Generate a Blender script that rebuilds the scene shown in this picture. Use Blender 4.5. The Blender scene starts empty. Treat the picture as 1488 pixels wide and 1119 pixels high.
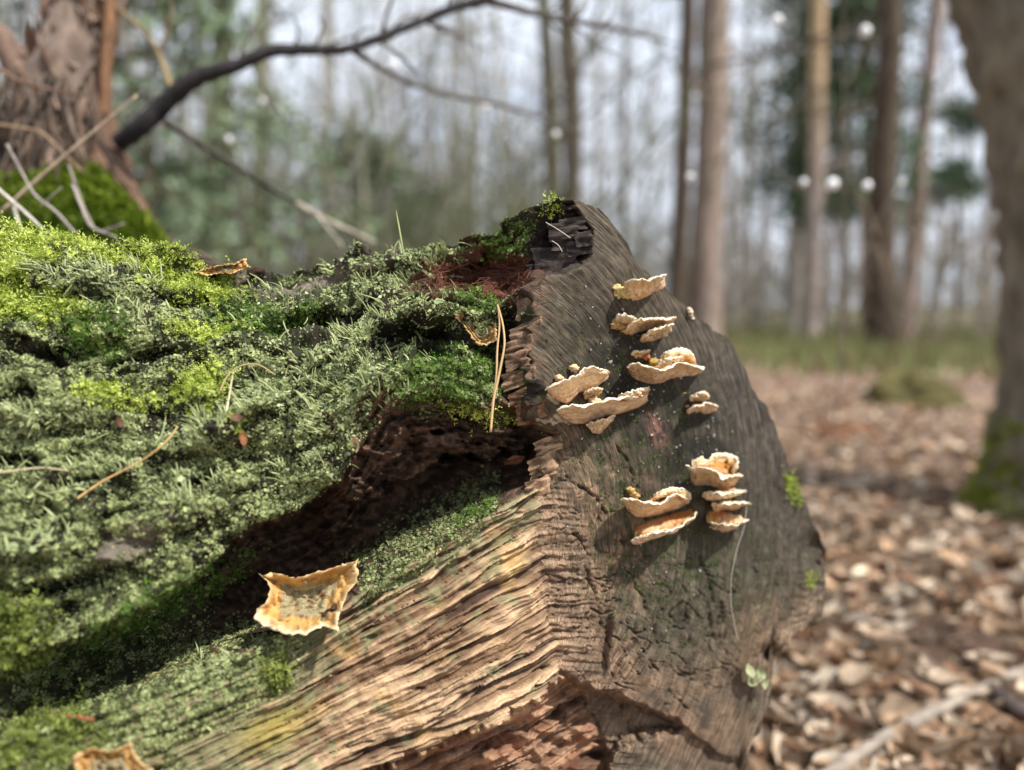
import bpy, math, random
import numpy as np
R = math.radians
random.seed(5)
rng = np.random.default_rng(7)
sc = bpy.context.scene
C = sc.collection

# ------------------------------------------------------------------ camera
FPX = 1488 * 26 / 36.0
PITCH = R(6.2)
CAM = np.array([0.0, 0.0, 0.5])
FW = np.array([0, math.cos(PITCH), -math.sin(PITCH)])
UP = np.array([0, math.sin(PITCH), math.cos(PITCH)])
RT = np.array([1.0, 0, 0])
cd = bpy.data.cameras.new('camera')
cd.sensor_width = 36; cd.lens = 26; cd.clip_start = 0.01; cd.clip_end = 500
cd.dof.use_dof = True; cd.dof.focus_distance = 0.40; cd.dof.aperture_fstop = 3.0
cam = bpy.data.objects.new('camera', cd); C.objects.link(cam)
cam.location = CAM; cam.rotation_euler = (math.pi / 2 - PITCH, 0, 0)
sc.camera = cam

# ------------------------------------------------------------------ sky and sun
SUN_AZ, SUN_EL = 122.0, 54.0            # azimuth clockwise from +Y (the view direction)
w = bpy.data.worlds.new('World'); sc.world = w; w.use_nodes = True
nt = w.node_tree; nt.nodes.clear()
out = nt.nodes.new('ShaderNodeOutputWorld'); bg = nt.nodes.new('ShaderNodeBackground')
sky = nt.nodes.new('ShaderNodeTexSky'); sky.sky_type = 'NISHITA'; sky.sun_disc = False
sky.sun_elevation = R(SUN_EL); sky.sun_rotation = R(SUN_AZ)
sky.air_density = 1.0; sky.dust_density = 3.0; sky.ozone_density = 1.0
tc = nt.nodes.new('ShaderNodeTexCoord')
cn = nt.nodes.new('ShaderNodeTexNoise'); cn.inputs['Scale'].default_value = 3.0; cn.inputs['Detail'].default_value = 6
cr = nt.nodes.new('ShaderNodeValToRGB'); cr.color_ramp.elements[0].position = 0.24; cr.color_ramp.elements[1].position = 0.46
mx = nt.nodes.new('ShaderNodeMix'); mx.data_type = 'RGBA'
mx.inputs[7].default_value = (5.0, 5.45, 6.2, 1)      # thin bright cloud
nt.links.new(tc.outputs['Generated'], cn.inputs['Vector'])
nt.links.new(cn.outputs['Fac'], cr.inputs['Fac'])
nt.links.new(cr.outputs['Color'], mx.inputs[0])
nt.links.new(sky.outputs[0], mx.inputs[6])
nt.links.new(mx.outputs[2], bg.inputs['Color'])
bg.inputs['Strength'].default_value = 0.145
nt.links.new(bg.outputs[0], out.inputs[0])
sd = bpy.data.lights.new('sun', 'SUN'); sd.energy = 4.2; sd.angle = R(2.2); sd.color = (1.0, 0.96, 0.91)
sun = bpy.data.objects.new('sun', sd); C.objects.link(sun)
sun.rotation_euler = (R(90 - SUN_EL), 0, R(180 - SUN_AZ))
sun.location = (3, -3, 6)
vs = sc.view_settings
vs.view_transform = 'Standard'; vs.look = 'None'; vs.gamma = 1; vs.exposure = 0.5; vs.use_curve_mapping = False
sc.cycles.use_denoising = True
sc.cycles.max_bounces = 6; sc.cycles.diffuse_bounces = 3; sc.cycles.glossy_bounces = 2

# ------------------------------------------------------------------ helpers
def ray(px, py):
    px = np.asarray(px, float); py = np.asarray(py, float)
    return FW + ((px - 744) / FPX)[..., None] * RT + ((559.5 - py) / FPX)[..., None] * UP
def P(px, py, d):
    return CAM + ray(px, py) * np.asarray(d, float)[..., None]
def ground_at(px, py, z=0.0):
    r = ray(px, py); return CAM + r * ((z - CAM[2]) / r[..., 2])[..., None]
def lin(c):
    c = np.asarray(c, float) / 255.0
    return np.where(c <= 0.04045, c / 12.92, ((c + 0.055) / 1.055) ** 2.4)
def ss(a, b, x):
    t = np.clip((x - a) / (b - a), 0, 1); return t * t * (3 - 2 * t)
def norm(v):
    return v / np.maximum(np.linalg.norm(v, axis=-1, keepdims=True), 1e-12)
_perm = np.random.default_rng(3).permutation(256); _perm = np.concatenate([_perm, _perm, _perm])
_grad = norm(np.random.default_rng(4).normal(size=(256, 3)))
def pnoise(x, y, z=0.0):
    x, y, z = np.broadcast_arrays(np.asarray(x, float), np.asarray(y, float), np.asarray(z, float))
    xi = np.floor(x).astype(int); yi = np.floor(y).astype(int); zi = np.floor(z).astype(int)
    xf = x - xi; yf = y - yi; zf = z - zi
    u = xf**3 * (xf * (xf * 6 - 15) + 10); v = yf**3 * (yf * (yf * 6 - 15) + 10); ww = zf**3 * (zf * (zf * 6 - 15) + 10)
    res = 0
    for dx in (0, 1):
        for dy in (0, 1):
            for dz in (0, 1):
                h = _perm[_perm[_perm[(xi + dx) & 255] + ((yi + dy) & 255)] + ((zi + dz) & 255)]
                g = _grad[h]
                d = g[..., 0] * (xf - dx) + g[..., 1] * (yf - dy) + g[..., 2] * (zf - dz)
                res = res + d * (u if dx else 1 - u) * (v if dy else 1 - v) * (ww if dz else 1 - ww)
    return res * 1.7
def fbm(x, y, z=0.0, o=4, g=0.5):
    a = 1.0; s = 0; t = 0
    for i in range(o):
        s = s + a * pnoise(x * 2**i + 17.3 * i, y * 2**i + 5.1 * i, z * 2**i + 3.7 * i); t += a; a *= g
    return s / t
def mixc(a, b, t):
    return a * (1 - t[..., None]) + b * t[..., None]

class MB:
    def __init__(s): s.v = []; s.f = {3: [], 4: []}; s.c = []; s.n = 0
    def add(s, v, f, c=None):
        v = np.asarray(v, float).reshape(-1, 3); f = np.asarray(f, int)
        s.v.append(v); s.f[f.shape[1]].append(f + s.n)
        if c is None: c = (1, 1, 1)
        c = np.asarray(c, float)
        s.c.append(np.broadcast_to(c, (len(v), 3))); s.n += len(v)
    def mesh(s, name, mat, smooth=True):
        v = np.concatenate(s.v); c = np.concatenate(s.c)
        return make_mesh(name, v, [np.concatenate(s.f[k]) for k in (3, 4) if s.f[k]], mat, c, smooth)
    def build(s, name, mat, parent=None, smooth=True):
        return link(name, s.mesh(name, mat, smooth), parent)
def make_mesh(name, v, faces, mat, col=None, smooth=True, vec=None):
    me = bpy.data.meshes.new(name)
    me.vertices.add(len(v)); me.vertices.foreach_set('co', np.asarray(v, np.float32).ravel())
    ls = []; lt = []; st = []; k = 0
    for f in faces:
        if len(f) == 0: continue
        n = f.shape[1]; ls.append(f.ravel()); st.append(k + np.arange(len(f)) * n); k += f.size
    loops = np.concatenate(ls).astype(np.int32); starts = np.concatenate(st).astype(np.int32)
    me.loops.add(len(loops)); me.loops.foreach_set('vertex_index', loops)
    me.polygons.add(len(starts)); me.polygons.foreach_set('loop_start', starts)
    me.update(calc_edges=True)
    if smooth: me.polygons.foreach_set('use_smooth', np.ones(len(starts), bool))
    if col is not None:
        a = me.color_attributes.new('Col', 'FLOAT_COLOR', 'POINT')
        cc = np.ones((len(v), 4), np.float32); cc[:, :3] = col; a.data.foreach_set('color', cc.ravel())
    if vec is not None:
        a = me.attributes.new('gr', 'FLOAT_VECTOR', 'POINT'); a.data.foreach_set('vector', np.asarray(vec, np.float32).ravel())
    if mat: me.materials.append(mat)
    me.validate()
    return me
def link(name, me, parent=None):
    o = bpy.data.objects.new(name, me); C.objects.link(o)
    if parent: o.parent = parent
    return o
def tag(o, label=None, cat=None, group=None, kind=None):
    if label: o['label'] = label
    if cat: o['category'] = cat
    if group: o['group'] = group
    if kind: o['kind'] = kind
    return o
def empty(name, loc=(0, 0, 0)):
    o = bpy.data.objects.new(name, None); C.objects.link(o); o.empty_display_size = 0.05
    return o      # parts keep world coordinates: the Empty sits at the origin of its local mesh data
def grid_faces(nr, nc, wrap=False):
    i = np.arange(nr - 1)[:, None]; m = nc if wrap else nc - 1; j = np.arange(m)[None, :]
    a = i * nc + j; b = i * nc + (j + 1) % nc
    return np.stack([a, b, b + nc, a + nc], -1).reshape(-1, 4)
def tube(mb, pts, rad, sides=6, col=(1, 1, 1), rough=0.0, seed=0, cap=True):
    pts = np.asarray(pts, float); n = len(pts); rad = np.broadcast_to(np.asarray(rad, float), (n,))
    t = norm(np.gradient(pts, axis=0))
    ref = np.array([0, 0, 1.0]) if abs(t[0, 2]) < 0.9 else np.array([1.0, 0, 0])
    a = norm(np.cross(t, ref)); b = np.cross(t, a)
    th = np.arange(sides) / sides * 2 * np.pi
    rr = rad[:, None] * np.ones(sides)
    if rough:
        rr = rr * (1 + rough * pnoise(np.cos(th)[None] * 1.5 + seed, np.sin(th)[None] * 1.5 + np.arange(n)[:, None] * 0.6, seed * 0.7))
    v = pts[:, None] + rr[..., None] * (np.cos(th)[None, :, None] * a[:, None] + np.sin(th)[None, :, None] * b[:, None])
    f = grid_faces(n, sides, True)
    col = np.asarray(col, float)
    if col.ndim == 2: col = np.repeat(col, sides, 0)
    mb.add(v, f, col)
    if cap:
        base = mb.n - n * sides
        mb.f[3].append(np.array([[base + (n - 1) * sides, base + (n - 1) * sides + i, base + (n - 1) * sides + i + 1] for i in range(1, sides - 1)]))
def resample(pts, n):
    pts = np.asarray(pts, float); d = np.concatenate([[0], np.cumsum(np.linalg.norm(np.diff(pts, axis=0), axis=1))])
    s = np.linspace(0, d[-1], n)
    return np.stack([np.interp(s, d, pts[:, k]) for k in range(pts.shape[1])], -1)
def smooth_line(pts, n):
    p = resample(pts, n)
    for _ in range(3): p[1:-1] = 0.25 * p[:-2] + 0.5 * p[1:-1] + 0.25 * p[2:]
    return p

def material(name, rough=0.85, attr=True, color=(0.5, 0.5, 0.5), noise=None, bump=None, spec=0.3, vecattr=False, var=0.35, trans=0.0, coat=0):
    m = bpy.data.materials.new(name); m.use_nodes = True; n = m.node_tree.nodes; l = m.node_tree.links
    b = n['Principled BSDF']; b.inputs['Roughness'].default_value = rough; b.inputs['Specular IOR Level'].default_value = spec
    if attr:
        a = n.new('ShaderNodeAttribute'); a.attribute_name = 'Col'; src = a.outputs['Color']
    else:
        a = n.new('ShaderNodeRGB'); a.outputs[0].default_value = (*color, 1); src = a.outputs[0]
    if noise:
        if vecattr:
            va = n.new('ShaderNodeAttribute'); va.attribute_name = 'gr'; vo = va.outputs['Vector']
        else:
            va = n.new('ShaderNodeTexCoord'); vo = va.outputs['Object']
        mp = n.new('ShaderNodeMapping'); mp.inputs['Scale'].default_value = noise; l.new(vo, mp.inputs['Vector'])
        t = n.new('ShaderNodeTexNoise'); t.inputs['Scale'].default_value = 1; t.inputs['Detail'].default_value = 5; t.inputs['Roughness'].default_value = 0.62
        l.new(mp.outputs[0], t.inputs['Vector'])
        r = n.new('ShaderNodeMapRange'); r.inputs[1].default_value = 0.3; r.inputs[2].default_value = 0.7
        r.inputs[3].default_value = 1 - var; r.inputs[4].default_value = 1 + var; l.new(t.outputs['Fac'], r.inputs[0])
        mu = n.new('ShaderNodeVectorMath'); mu.operation = 'SCALE'; l.new(src, mu.inputs[0]); l.new(r.outputs[0], mu.inputs['Scale'])
        src = mu.outputs[0]
        if bump:
            bu = n.new('ShaderNodeBump'); bu.inputs['Strength'].default_value = 0.9; bu.inputs['Distance'].default_value = bump
            l.new(t.outputs['Fac'], bu.inputs['Height']); l.new(bu.outputs[0], b.inputs['Normal'])
    l.new(src, b.inputs['Base Color'])
    if trans:
        tr = n.new('ShaderNodeBsdfTranslucent'); l.new(src, tr.inputs['Color']); ms = n.new('ShaderNodeMixShader'); ms.inputs[0].default_value = trans
        l.new(b.outputs[0], ms.inputs[1]); l.new(tr.outputs[0], ms.inputs[2]); l.new(ms.outputs[0], n['Material Output'].inputs['Surface'])
    return m
M_side = material('rotten_wood', 0.85, noise=(1500, 110, 1), bump=0.0009, vecattr=True, var=0.42)
M_face = material('sawn_end_grain', 0.8, noise=(1350, 34, 1), bump=0.0010, vecattr=True, var=0.74)
M_block = material('split_wood', 0.85, noise=(500, 500, 1800), bump=0.0006, var=0.45)
M_bark = material('bark', 0.9, noise=(30, 30, 8), bump=0.006, var=0.5)
M_nearbark = material('pine_bark', 0.85, noise=(90, 90, 40), bump=0.004, var=0.5)
M_lichen = material('lichen', 0.9, trans=0.12)
M_moss = material('moss', 0.6, trans=0.3)
M_fungus = material('fungus_flesh', 0.85, noise=(900, 900, 1100), bump=0.0007, var=0.22, spec=0.25, trans=0.08)
M_leaf = material('dry_leaf', 0.6, noise=(60, 60, 60), bump=0.001, var=0.3, trans=0.15)
M_needle = material('evergreen_needles', 0.6)
M_stalk = material('dry_stalk', 0.6)
M_soil = material('forest_soil', 0.95, noise=(14, 14, 14), bump=0.02, var=0.5)

# ------------------------------------------------------------------ the log: curves traced on its surface
def cur(pts):
    a = np.array(pts, float); return lambda x: np.interp(x, a[:, 0], a[:, 1])
_top = [(-600, 330), (-200, 338), (0, 335), (60, 338), (140, 347), (220, 366), (270, 381), (330, 392), (385, 402), (430, 395), (470, 377),
        (510, 361), (575, 358), (640, 354), (690, 353), (720, 345), (745, 328), (760, 322), (785, 304), (800, 298), (830, 289), (870, 303), (885, 318), (900, 340), (912, 352),
        (925, 375), (945, 400), (975, 425), (1005, 452), (1025, 464), (1040, 480), (1065, 495), (1075, 512), (1080, 530), (1092, 565), (1110, 585), (1125, 612), (1135, 650), (1155, 690), (1170, 730),
        (1190, 775), (1198, 800)]
_bot = [(-600, 1250), (1078, 1250), (1088, 1119), (1095, 1085), (1108, 1062), (1111, 1040), (1121, 1020), (1122, 985), (1127, 955), (1146, 944), (1150, 925), (1175, 905), (1192, 893), (1198, 878)]
topf, botf = cur(_top), cur(_bot)
_ridge = [(280, 826), (290, 830), (335, 858), (375, 850), (396, 818), (403, 792), (446, 768), (460, 784), (478, 764), (486, 772), (506, 757), (528, 776), (548, 760), (556, 784), (574, 788), (600, 764), (612, 794), (630, 810), (646, 790), (656, 802),
          (682, 778), (690, 792), (712, 784), (770, 782), (830, 790), (900, 800), (970, 812), (1000, 838), (1040, 862), (1080, 874), (1119, 880), (1250, 890)]
ridgef = cur(_ridge)
k1 = cur([(-600, 560), (0, 565), (200, 560), (400, 500), (560, 440), (700, 400), (830, 340)])
k2 = cur([(-600, 1000), (0, 960), (120, 930), (200, 890), (300, 825), (340, 785), (370, 762), (430, 742), (470, 715), (500, 690), (520, 650), (560, 600), (600, 577), (640, 570), (680, 588), (720, 600), (760, 612), (800, 628), (860, 640)])
k3 = cur([(-600, 1200), (0, 1085), (120, 1050), (250, 1000), (430, 925), (560, 835), (650, 785), (720, 740), (790, 700), (860, 660)])
k4 = cur([(-600, 1550), (250, 1232), (300, 1205), (480, 1122), (600, 1078), (700, 1032), (770, 1000), (812, 970), (860, 940)])
# the saw cut: a plane
FT = norm(np.array([0.82, 0.574, 0.0])); FN = norm(np.array([0.574, -0.82, 0.06]))
FC = P(788, 720, 0.40)
def face_depth(px, py, e=0.0):
    r = ray(px, py); return ((FC - CAM) @ FN + e) / (r @ FN)
def on_face(px, py, e=0.0):
    return CAM + ray(px, py) * face_depth(px, py, e)[..., None]
# depth of the broken, mossy flank (metres in front of the lens)
ctl = [(-600, 335, .33), (-600, 700, .235), (-600, 1250, .19), (0, 338, .405), (0, 430, .365), (0, 520, .34), (0, 650, .312), (0, 800, .293), (0, 950, .285), (0, 1119, .258), (0, 1250, .24),
       (200, 360, .415), (200, 450, .372), (200, 560, .35), (200, 660, .332), (200, 780, .306), (200, 930, .305), (200, 1119, .28), (350, 1119, .302), (300, 480, .385), (390, 402, .44), (430, 395, .44), (400, 480, .39), (400, 620, .358),
       (340, 750, .332), (510, 362, .44), (575, 358, .437), (550, 450, .405), (540, 560, .375), (700, 353, .43), (690, 480, .405), (640, 560, .382), (450, 950, .345), (600, 860, .366), (700, 800, .381),
       (600, 1000, .352), (700, 960, .367), (480, 1119, .325), (700, 1119, .37), (600, 1250, .35), (820, 1150, .39)]
ctl = [(a_, b_, .40 - (.40 - c_) * .66 if c_ < .40 else c_) for a_, b_, c_ in ctl]
for yy in (290, 335, 400, 460, 540, 620, 700, 770, 830, 900, 970, 1000, 1080, 1250):
    xx = float(ridgef(yy)); ctl.append((xx, yy, float(face_depth(np.array(xx), np.array(yy)))))
ctl = np.array(ctl)
_cx = ctl[:, :2] / 500.0
def _tps(r2): return 0.5 * r2 * np.log(r2 + 1e-9)
_r2 = ((_cx[:, None] - _cx[None]) ** 2).sum(-1)
_n = len(ctl); _A = np.zeros((_n + 3, _n + 3)); _A[:_n, :_n] = _tps(_r2) + np.eye(_n) * 0.004
_A[:_n, _n] = 1; _A[:_n, _n + 1:] = _cx; _A[_n, :_n] = 1; _A[_n + 1:, :_n] = _cx.T
_w = np.linalg.solve(_A, np.concatenate([ctl[:, 2], np.zeros(3)]))
def side_depth(x, y):
    x = x / 500.0; y = y / 500.0; s = _w[_n] + _w[_n + 1] * x + _w[_n + 2] * y
    for i in range(_n): s = s + _w[i] * _tps((x - _cx[i, 0]) ** 2 + (y - _cx[i, 1]) ** 2)
    return s
def blob(x, y, cx, cy, rx, ry, ang=0):
    c, s = math.cos(R(ang)), math.sin(R(ang)); dx = x - cx; dy = y - cy
    u = (dx * c + dy * s) / rx; v = (-dx * s + dy * c) / ry
    return np.exp(-(u * u + v * v) ** 1.5)
def line_dist(x, y, pts):
    d = np.full(np.shape(x), 1e9)
    for (x0, y0), (x1, y1) in zip(pts[:-1], pts[1:]):
        t = np.clip(((x - x0) * (x1 - x0) + (y - y0) * (y1 - y0)) / ((x1 - x0)**2 + (y1 - y0)**2), 0, 1)
        d = np.minimum(d, np.hypot(x - x0 - t * (x1 - x0), y - y0 - t * (y1 - y0)))
    return d

xs = np.concatenate([np.linspace(-600, -24, 48), np.arange(-20, 1197, 1.9), [1197]])
NR = 540
vv = np.linspace(0, 1, NR)[:, None]
X = np.broadcast_to(xs[None], (NR, len(xs))).copy()
tops = topf(xs) + 5 * fbm(xs / 22, 0 * xs, 1.0, 4) * (np.abs(xs - 600) < 800) + 5 * fbm(xs / 6.0, 0 * xs, 8.0, 3) * ss(880, 840, xs) * ss(0, 100, xs) + 6 * fbm(xs / 9.0, 0 * xs, 28.0, 3) * ss(880, 960, xs)
bots = botf(xs) + 16 * fbm(xs / 12, 0 * xs, 3.0, 3) * (xs > 1075)
bots = np.maximum(bots, tops + 30)
Y = tops[None] + vv * (bots - tops)[None]
px, py = X, Y

# warped ridge
rx = ridgef(Y) + 2 * fbm(Y / 16, X * 0, 2.0, 3) * ss(400, 440, Y) + 9 * fbm(X / 30, Y / 12, 6.0, 3) * ss(640, 680, Y) * ss(1000, 900, Y)
sdist = X - rx                                    # <0 flank, >0 saw cut
wsoft = np.interp(Y, [640, 690, 770, 940, 1000], [3, 4, 30, 26, 8])
isface = np.clip((sdist + (wsoft - 3) * .9 * fbm(X / 22, Y / 12, 47, 3)) / wsoft * .5 + .5, 0, 1); isface = isface * isface * (3 - 2 * isface)
Dface = face_depth(X, Y); Dside = side_depth(X, Y)

# grain coordinates on the flank
xr = np.minimum(X, rx)
c0, c1, c2, c3, c4 = topf(np.minimum(xs, 830))[None] + 0 * X, k1(xr), k2(xr), k3(xr), k4(xr)
vals = [0, 170, 420, 560, 840, 1200]
psi = np.where(Y < c1, vals[0] + (Y - c0) / (c1 - c0) * 170, np.where(Y < c2, 170 + (Y - c1) / (c2 - c1) * 250,
      np.where(Y < c3, 420 + (Y - c2) / (c3 - c2) * 140, np.where(Y < c4, 560 + (Y - c3) / (c4 - c3) * 280, 840 + (Y - c4)))))
sgr = X * 1.0
warp = 18 * fbm(X / 160, Y / 90, 4.4, 3)
psw = psi + warp
above = ss(8, -8, Y - c2 + 10 * fbm(X / 18, Y / 18, 9, 3))               # mossy shoulder
jag = 22 * fbm(X / 34, Y / 60, 12, 3) + 9 * pnoise(X / 9, Y / 30, 13) - 22
inband = ss(-4, 6, Y - c3) * ss(6, -6, Y - c4 + jag)   # bare wood band
below = ss(-4, 6, Y - c4 + jag)
cav = np.clip(1 - above - inband - below, 0, 1)
tcav = np.clip((Y - c2) / np.maximum(c3 - c2, 5), 0, 1)
Acav = np.interp(X, [-600, 0, 150, 300, 380, 500, 650, 740, 775, 792], [.012, .026, .042, .060, .078, .092, .090, .066, .034, .012])
edge = 12 * fbm(X / 24, Y / 24, 5, 4)
tt_ = tcav + .22 * fbm(X / 45, Y / 22, 15, 4)
shelf = ss(430, 520, X)
prof_c = ss(-6, 14, Y - c2 + edge) * (1 - shelf) + shelf * (.12 * ss(-4, 8, Y - c2 + edge) + .14 * ss(.14, .20, tt_) + .24 * ss(.30, .35, tt_) + .50 * ss(.42, .47, tt_))
depth_off = Acav * prof_c * (1 - ss(0.66, 1.0, tcav)) 
depth_off += 0.004 * (Y > c2) * (Y < c3) * fbm(X / 40, psw / 9, 1, 4) * 2
# hollow under the bare band
depth_off += below * 0.034 * (0.45 + 0.55 * ss(10, 60, Y - c4)) * (1 + 0.9 * fbm(X / 50, Y / 40, 3, 3)) * ss(250, 450, X)
# holes and hollows on the shoulder
rough = 14 * fbm(X / 30, Y / 30, 21, 3)
def hole(cx, cy, a, b, ang, dp): return 1.5 * dp * blob(X + rough, Y - rough, cx, cy, a, b, ang)
depth_off += hole(600, 498, 62, 26, -8, .028) + hole(705, 402, 75, 26, -6, .014) + hole(815, 352, 40, 44, 0, .013) + hole(712, 510, 30, 20, 0, .012)
depth_off += hole(430, 478, 75, 13, -8, .010) + hole(215, 522, 60, 12, -8, .012) + hole(60, 508, 70, 11, 10, .008) + hole(15, 668, 40, 9, 8, .016) + hole(375, 410, 30, 10, -10, .008)
depth_off += hole(180, 745, 30, 8, -20, .008) + hole(410, 590, 60, 10, -30, .008) + hole(120, 700, 40, 6, -12, .006) + hole(480, 470, 60, 9, -25, .007) + hole(270, 440, 60, 10, 5, .006)
depth_off += hole(150, 965, 110, 30, -18, .018) + hole(340, 880, 70, 30, -25, .016) + hole(90, 850, 60, 12, -15, .010) + hole(400, 905, 60, 14, -20, .01)
gap = [(742, 470), (736, 540), (742, 600), (768, 645), (784, 690)]
depth_off += .018 * np.exp(-(line_dist(X, Y, gap) / 16) ** 2)
# swellings
depth_off -= hole(520, 375, 90, 18, -8, .008) + hole(300, 630, 120, 26, -18, .009) + hole(60, 790, 60, 26, -8, .006) + hole(110, 400, 90, 28, 10, .008) + hole(260, 740, 90, 26, -18, .006) + hole(560, 560, 90, 50, -30, .006) + hole(60, 590, 110, 34, 5, .006)
Ds = Dside + depth_off
D = Ds * (1 - isface) + Dface * isface
# saw cut relief in depth: a broken ledge at its foot, bitten edges
facew = isface
nw = 10 * fbm(X / 16, Y / 16, 2, 3)
ledge = ss(-7, 9, Y + nw - np.interp(X, [812, 860, 900, 990, 1010], [975, 1000, 1012, 1052, 1119])) * ss(12, -18, Y + nw - np.interp(X, [812, 870, 900, 960, 1010], [1300, 1130, 1080, 1065, 1052]))
D = D + facew * ledge * 0.022
D = D + facew * .007 * ss(0, 8, Y + nw - np.interp(X, [812, 900, 990, 1040, 1100], [985, 1012, 1050, 1090, 1110]))
vn = np.interp(Y, [880, 915, 960, 1000], [0, 1, 1, 0.2])
D = D + facew * 0.010 * vn * np.exp(-((X - np.interp(Y, [890, 960, 1010], [884, 872, 866])) / 7) ** 2)
D = D + facew * 0.016 * blob(X, Y, 1186, 800, 16, 22) + facew * .012 * blob(X, Y, 1120, 950, 14, 10)

base = P(X, Y, D)
smoothbase = P(X, Y, Dside * (1 - ss(-14, 14, sdist)) + Dface * ss(-14, 14, sdist))
def grid_normals(G):
    du = np.gradient(G, axis=1); dv = np.gradient(G, axis=0)
    n = norm(np.cross(dv, du)); f = np.sign((n * (CAM - G)).sum(-1, keepdims=True)); return n * np.where(f == 0, 1, f)
n0 = grid_normals(smoothbase)

# ring coordinates on the saw cut (centre of growth lies in the rotted hollow)
PC = on_face(np.array(640.0), np.array(800.0)) - FC
q = base - FC
fx = q @ FT - PC @ FT; fz = q[..., 2] - PC[2]
ring = np.hypot(fx, fz); rang = np.arctan2(fz, fx)
ringw = ring + 0.004 * fbm(fx * 22, fz * 22, 1.5, 3)
# displacement
g1 = fbm(psw / 26, sgr / 330, 0.5, 3); g2 = fbm(psw / 9, sgr / 150, 3.5, 3); g3 = fbm(psw / 4.0, sgr / 60, 7.5, 2)
lump = fbm(X / 45, Y / 32, 2.2, 4); fine = fbm(X / 9, Y / 8, 6.2, 3)
psl = psw + 14 * fbm(X / 70, Y / 60, 19.5, 3)
sawf = np.mod(psl / 52 + 1.1 * pnoise(X / 150, psl / 170, 2.5), 1.0); sawm = ss(-.30, .10, pnoise(X / 75, psl / 46, 31.0)) 
saw_d = sawm * (sawf - .5) * ss(1.0, .93, sawf)
under = np.clip(sawm * ss(.30, .06, sawf), 0, 1)
d_sh = 0.0050 * g1 + 0.0022 * g2 + 0.0095 * lump + .010 * fbm(X / 110, Y / 70, 52, 2) + 0.0026 * fine + .011 * saw_d * (.4 + .9 * ss(-.2, .3, fbm(X / 90, Y / 90, 57, 3)))
step = np.floor(psw / 15 + 1.1 * g1 + .5 * fbm(X / 60, Y / 40, 41, 2)) ; stp = pnoise(step * 3.7, step * 1.3 + sgr / 120, 0.3)
chip = fbm(psw / 7, sgr / 45, 23.5, 3)
psb = psi + 5 * fbm(X / 200, Y / 120, 4.4, 3)
gb = fbm(psb / 24, sgr / 420, .5, 3); gb2 = fbm(psb / 8, sgr / 210, 3.5, 3); gb3 = fbm(psb / 3.4, sgr / 110, 7.5, 2)
stb = np.floor(psb / 14 + .7 * gb + .25 * fbm(X / 70, Y / 50, 41, 2)); stp = pnoise(stb * 3.7, stb * 1.3 + sgr / 110, 0.3)
bcr = ss(.045, .0, np.abs(pnoise(psb / 22 + .25 * gb2, sgr / 260, 61))) * ss(-.15, .15, pnoise(psb / 40, sgr / 120, 63))
d_band = 0.0034 * gb + 0.0040 * stp + 0.0024 * gb2 + 0.0014 * gb3 - .0055 * bcr - 0.0035 * ss(0.18, 0.5, fbm(psw / 13, sgr / 200, 15.5, 3)) + 0.0030 * fbm(X / 30, Y / 30, 5, 3) + .0016 * chip
crumb = fbm(X / 13, Y / 9, 16.2, 4)
d_cav = 0.0035 * g1 + 0.003 * g2 + 0.006 * lump + 0.0026 * fine + .0042 * crumb
d_bel = 0.0045 * lump + 0.0012 * fine + 0.006 * gb + .0045 * gb2 + .0022 * gb3 + .004 * stp
dsp_side = above * d_sh + inband * d_band + cav * d_cav + below * d_bel
rg = pnoise(ringw * 560, rang * 9, 0.2); rg2 = pnoise(ringw * 1250, rang * 14, 4.2)
nz_ = lambda s_, z_: fbm(X / s_, Y / s_, z_, 3)
wv1 = fbm(fx * 45, fz * 45, 8.0, 3)
cell = np.abs(pnoise(ringw * 105 + 1.2 * wv1, rang * 7 + .5 * wv1, 8.0)); crk = ss(0.055, 0.0, cell) * ss(-.1, .25, pnoise(ring * 60, rang * 16, 5.5))
rad = np.abs(pnoise(rang * 24 + 0.9 * fbm(fx * 30, fz * 30, 2, 3), ring * 26, 3.0)); rcrk = ss(0.05, 0.0, rad) * ss(-.1, .2, pnoise(rang * 30, ring * 40, 7.0))
crackzone = np.clip(blob(X, Y, 850, 830, 110, 190) + blob(X, Y, 960, 940, 130, 90) + 0.4 * blob(X, Y, 1080, 900, 120, 130), 0, 1)
rightrays = blob(X, Y, 1110, 800, 110, 150)
saw = pnoise(fz * 330 + fx * 60, fx * 6, 0)
d_face = 0.0045 * fbm(fx * 11, fz * 11, 3, 3) + 0.0003 * rg + 0.0003 * rg2 - crackzone * (0.0030 * crk + 0.0032 * rcrk) - 0.0007 * rcrk * rightrays + 0.0010 * fbm(fx * 70, fz * 45, 5, 3) * (0.4 + crackzone) + 0.0003 * saw * rightrays
splits = [[(850, 825), (868, 880), (884, 935)], [(908, 815), (934, 868), (952, 935)], [(992, 850), (1001, 920), (1012, 990)], [(806, 745), (848, 792), (878, 850)], [(1052, 875), (1062, 955)], [(900, 650), (926, 702), (944, 765)], [(1020, 800), (1034, 860), (1040, 930)], [(930, 940), (970, 1000), (1000, 1030)], [(820, 690), (862, 720), (890, 760)]]
spl = 0 * X
for q_ in splits: spl = np.maximum(spl, np.exp(-(line_dist(X + 9 * wv1, Y + 6 * fbm(X / 14, Y / 14, 66, 2), q_) / 1.5) ** 2))
spl = spl * ss(-.2, .2, nz_(16, 205))
d_face = d_face - .0036 * spl + .0014 * fbm(fx * 170, fz * 110, 25, 3) * (.35 + crackzone) + .003 * fbm(fx * 40, fz * 24, 27, 3)
edgew = ss(60, 10, X - rx) * ss(640, 700, Y)
edgew = np.clip(edgew + ss(95, 30, X - rx) * ss(700, 760, Y) * .8, 0, 1)
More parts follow.
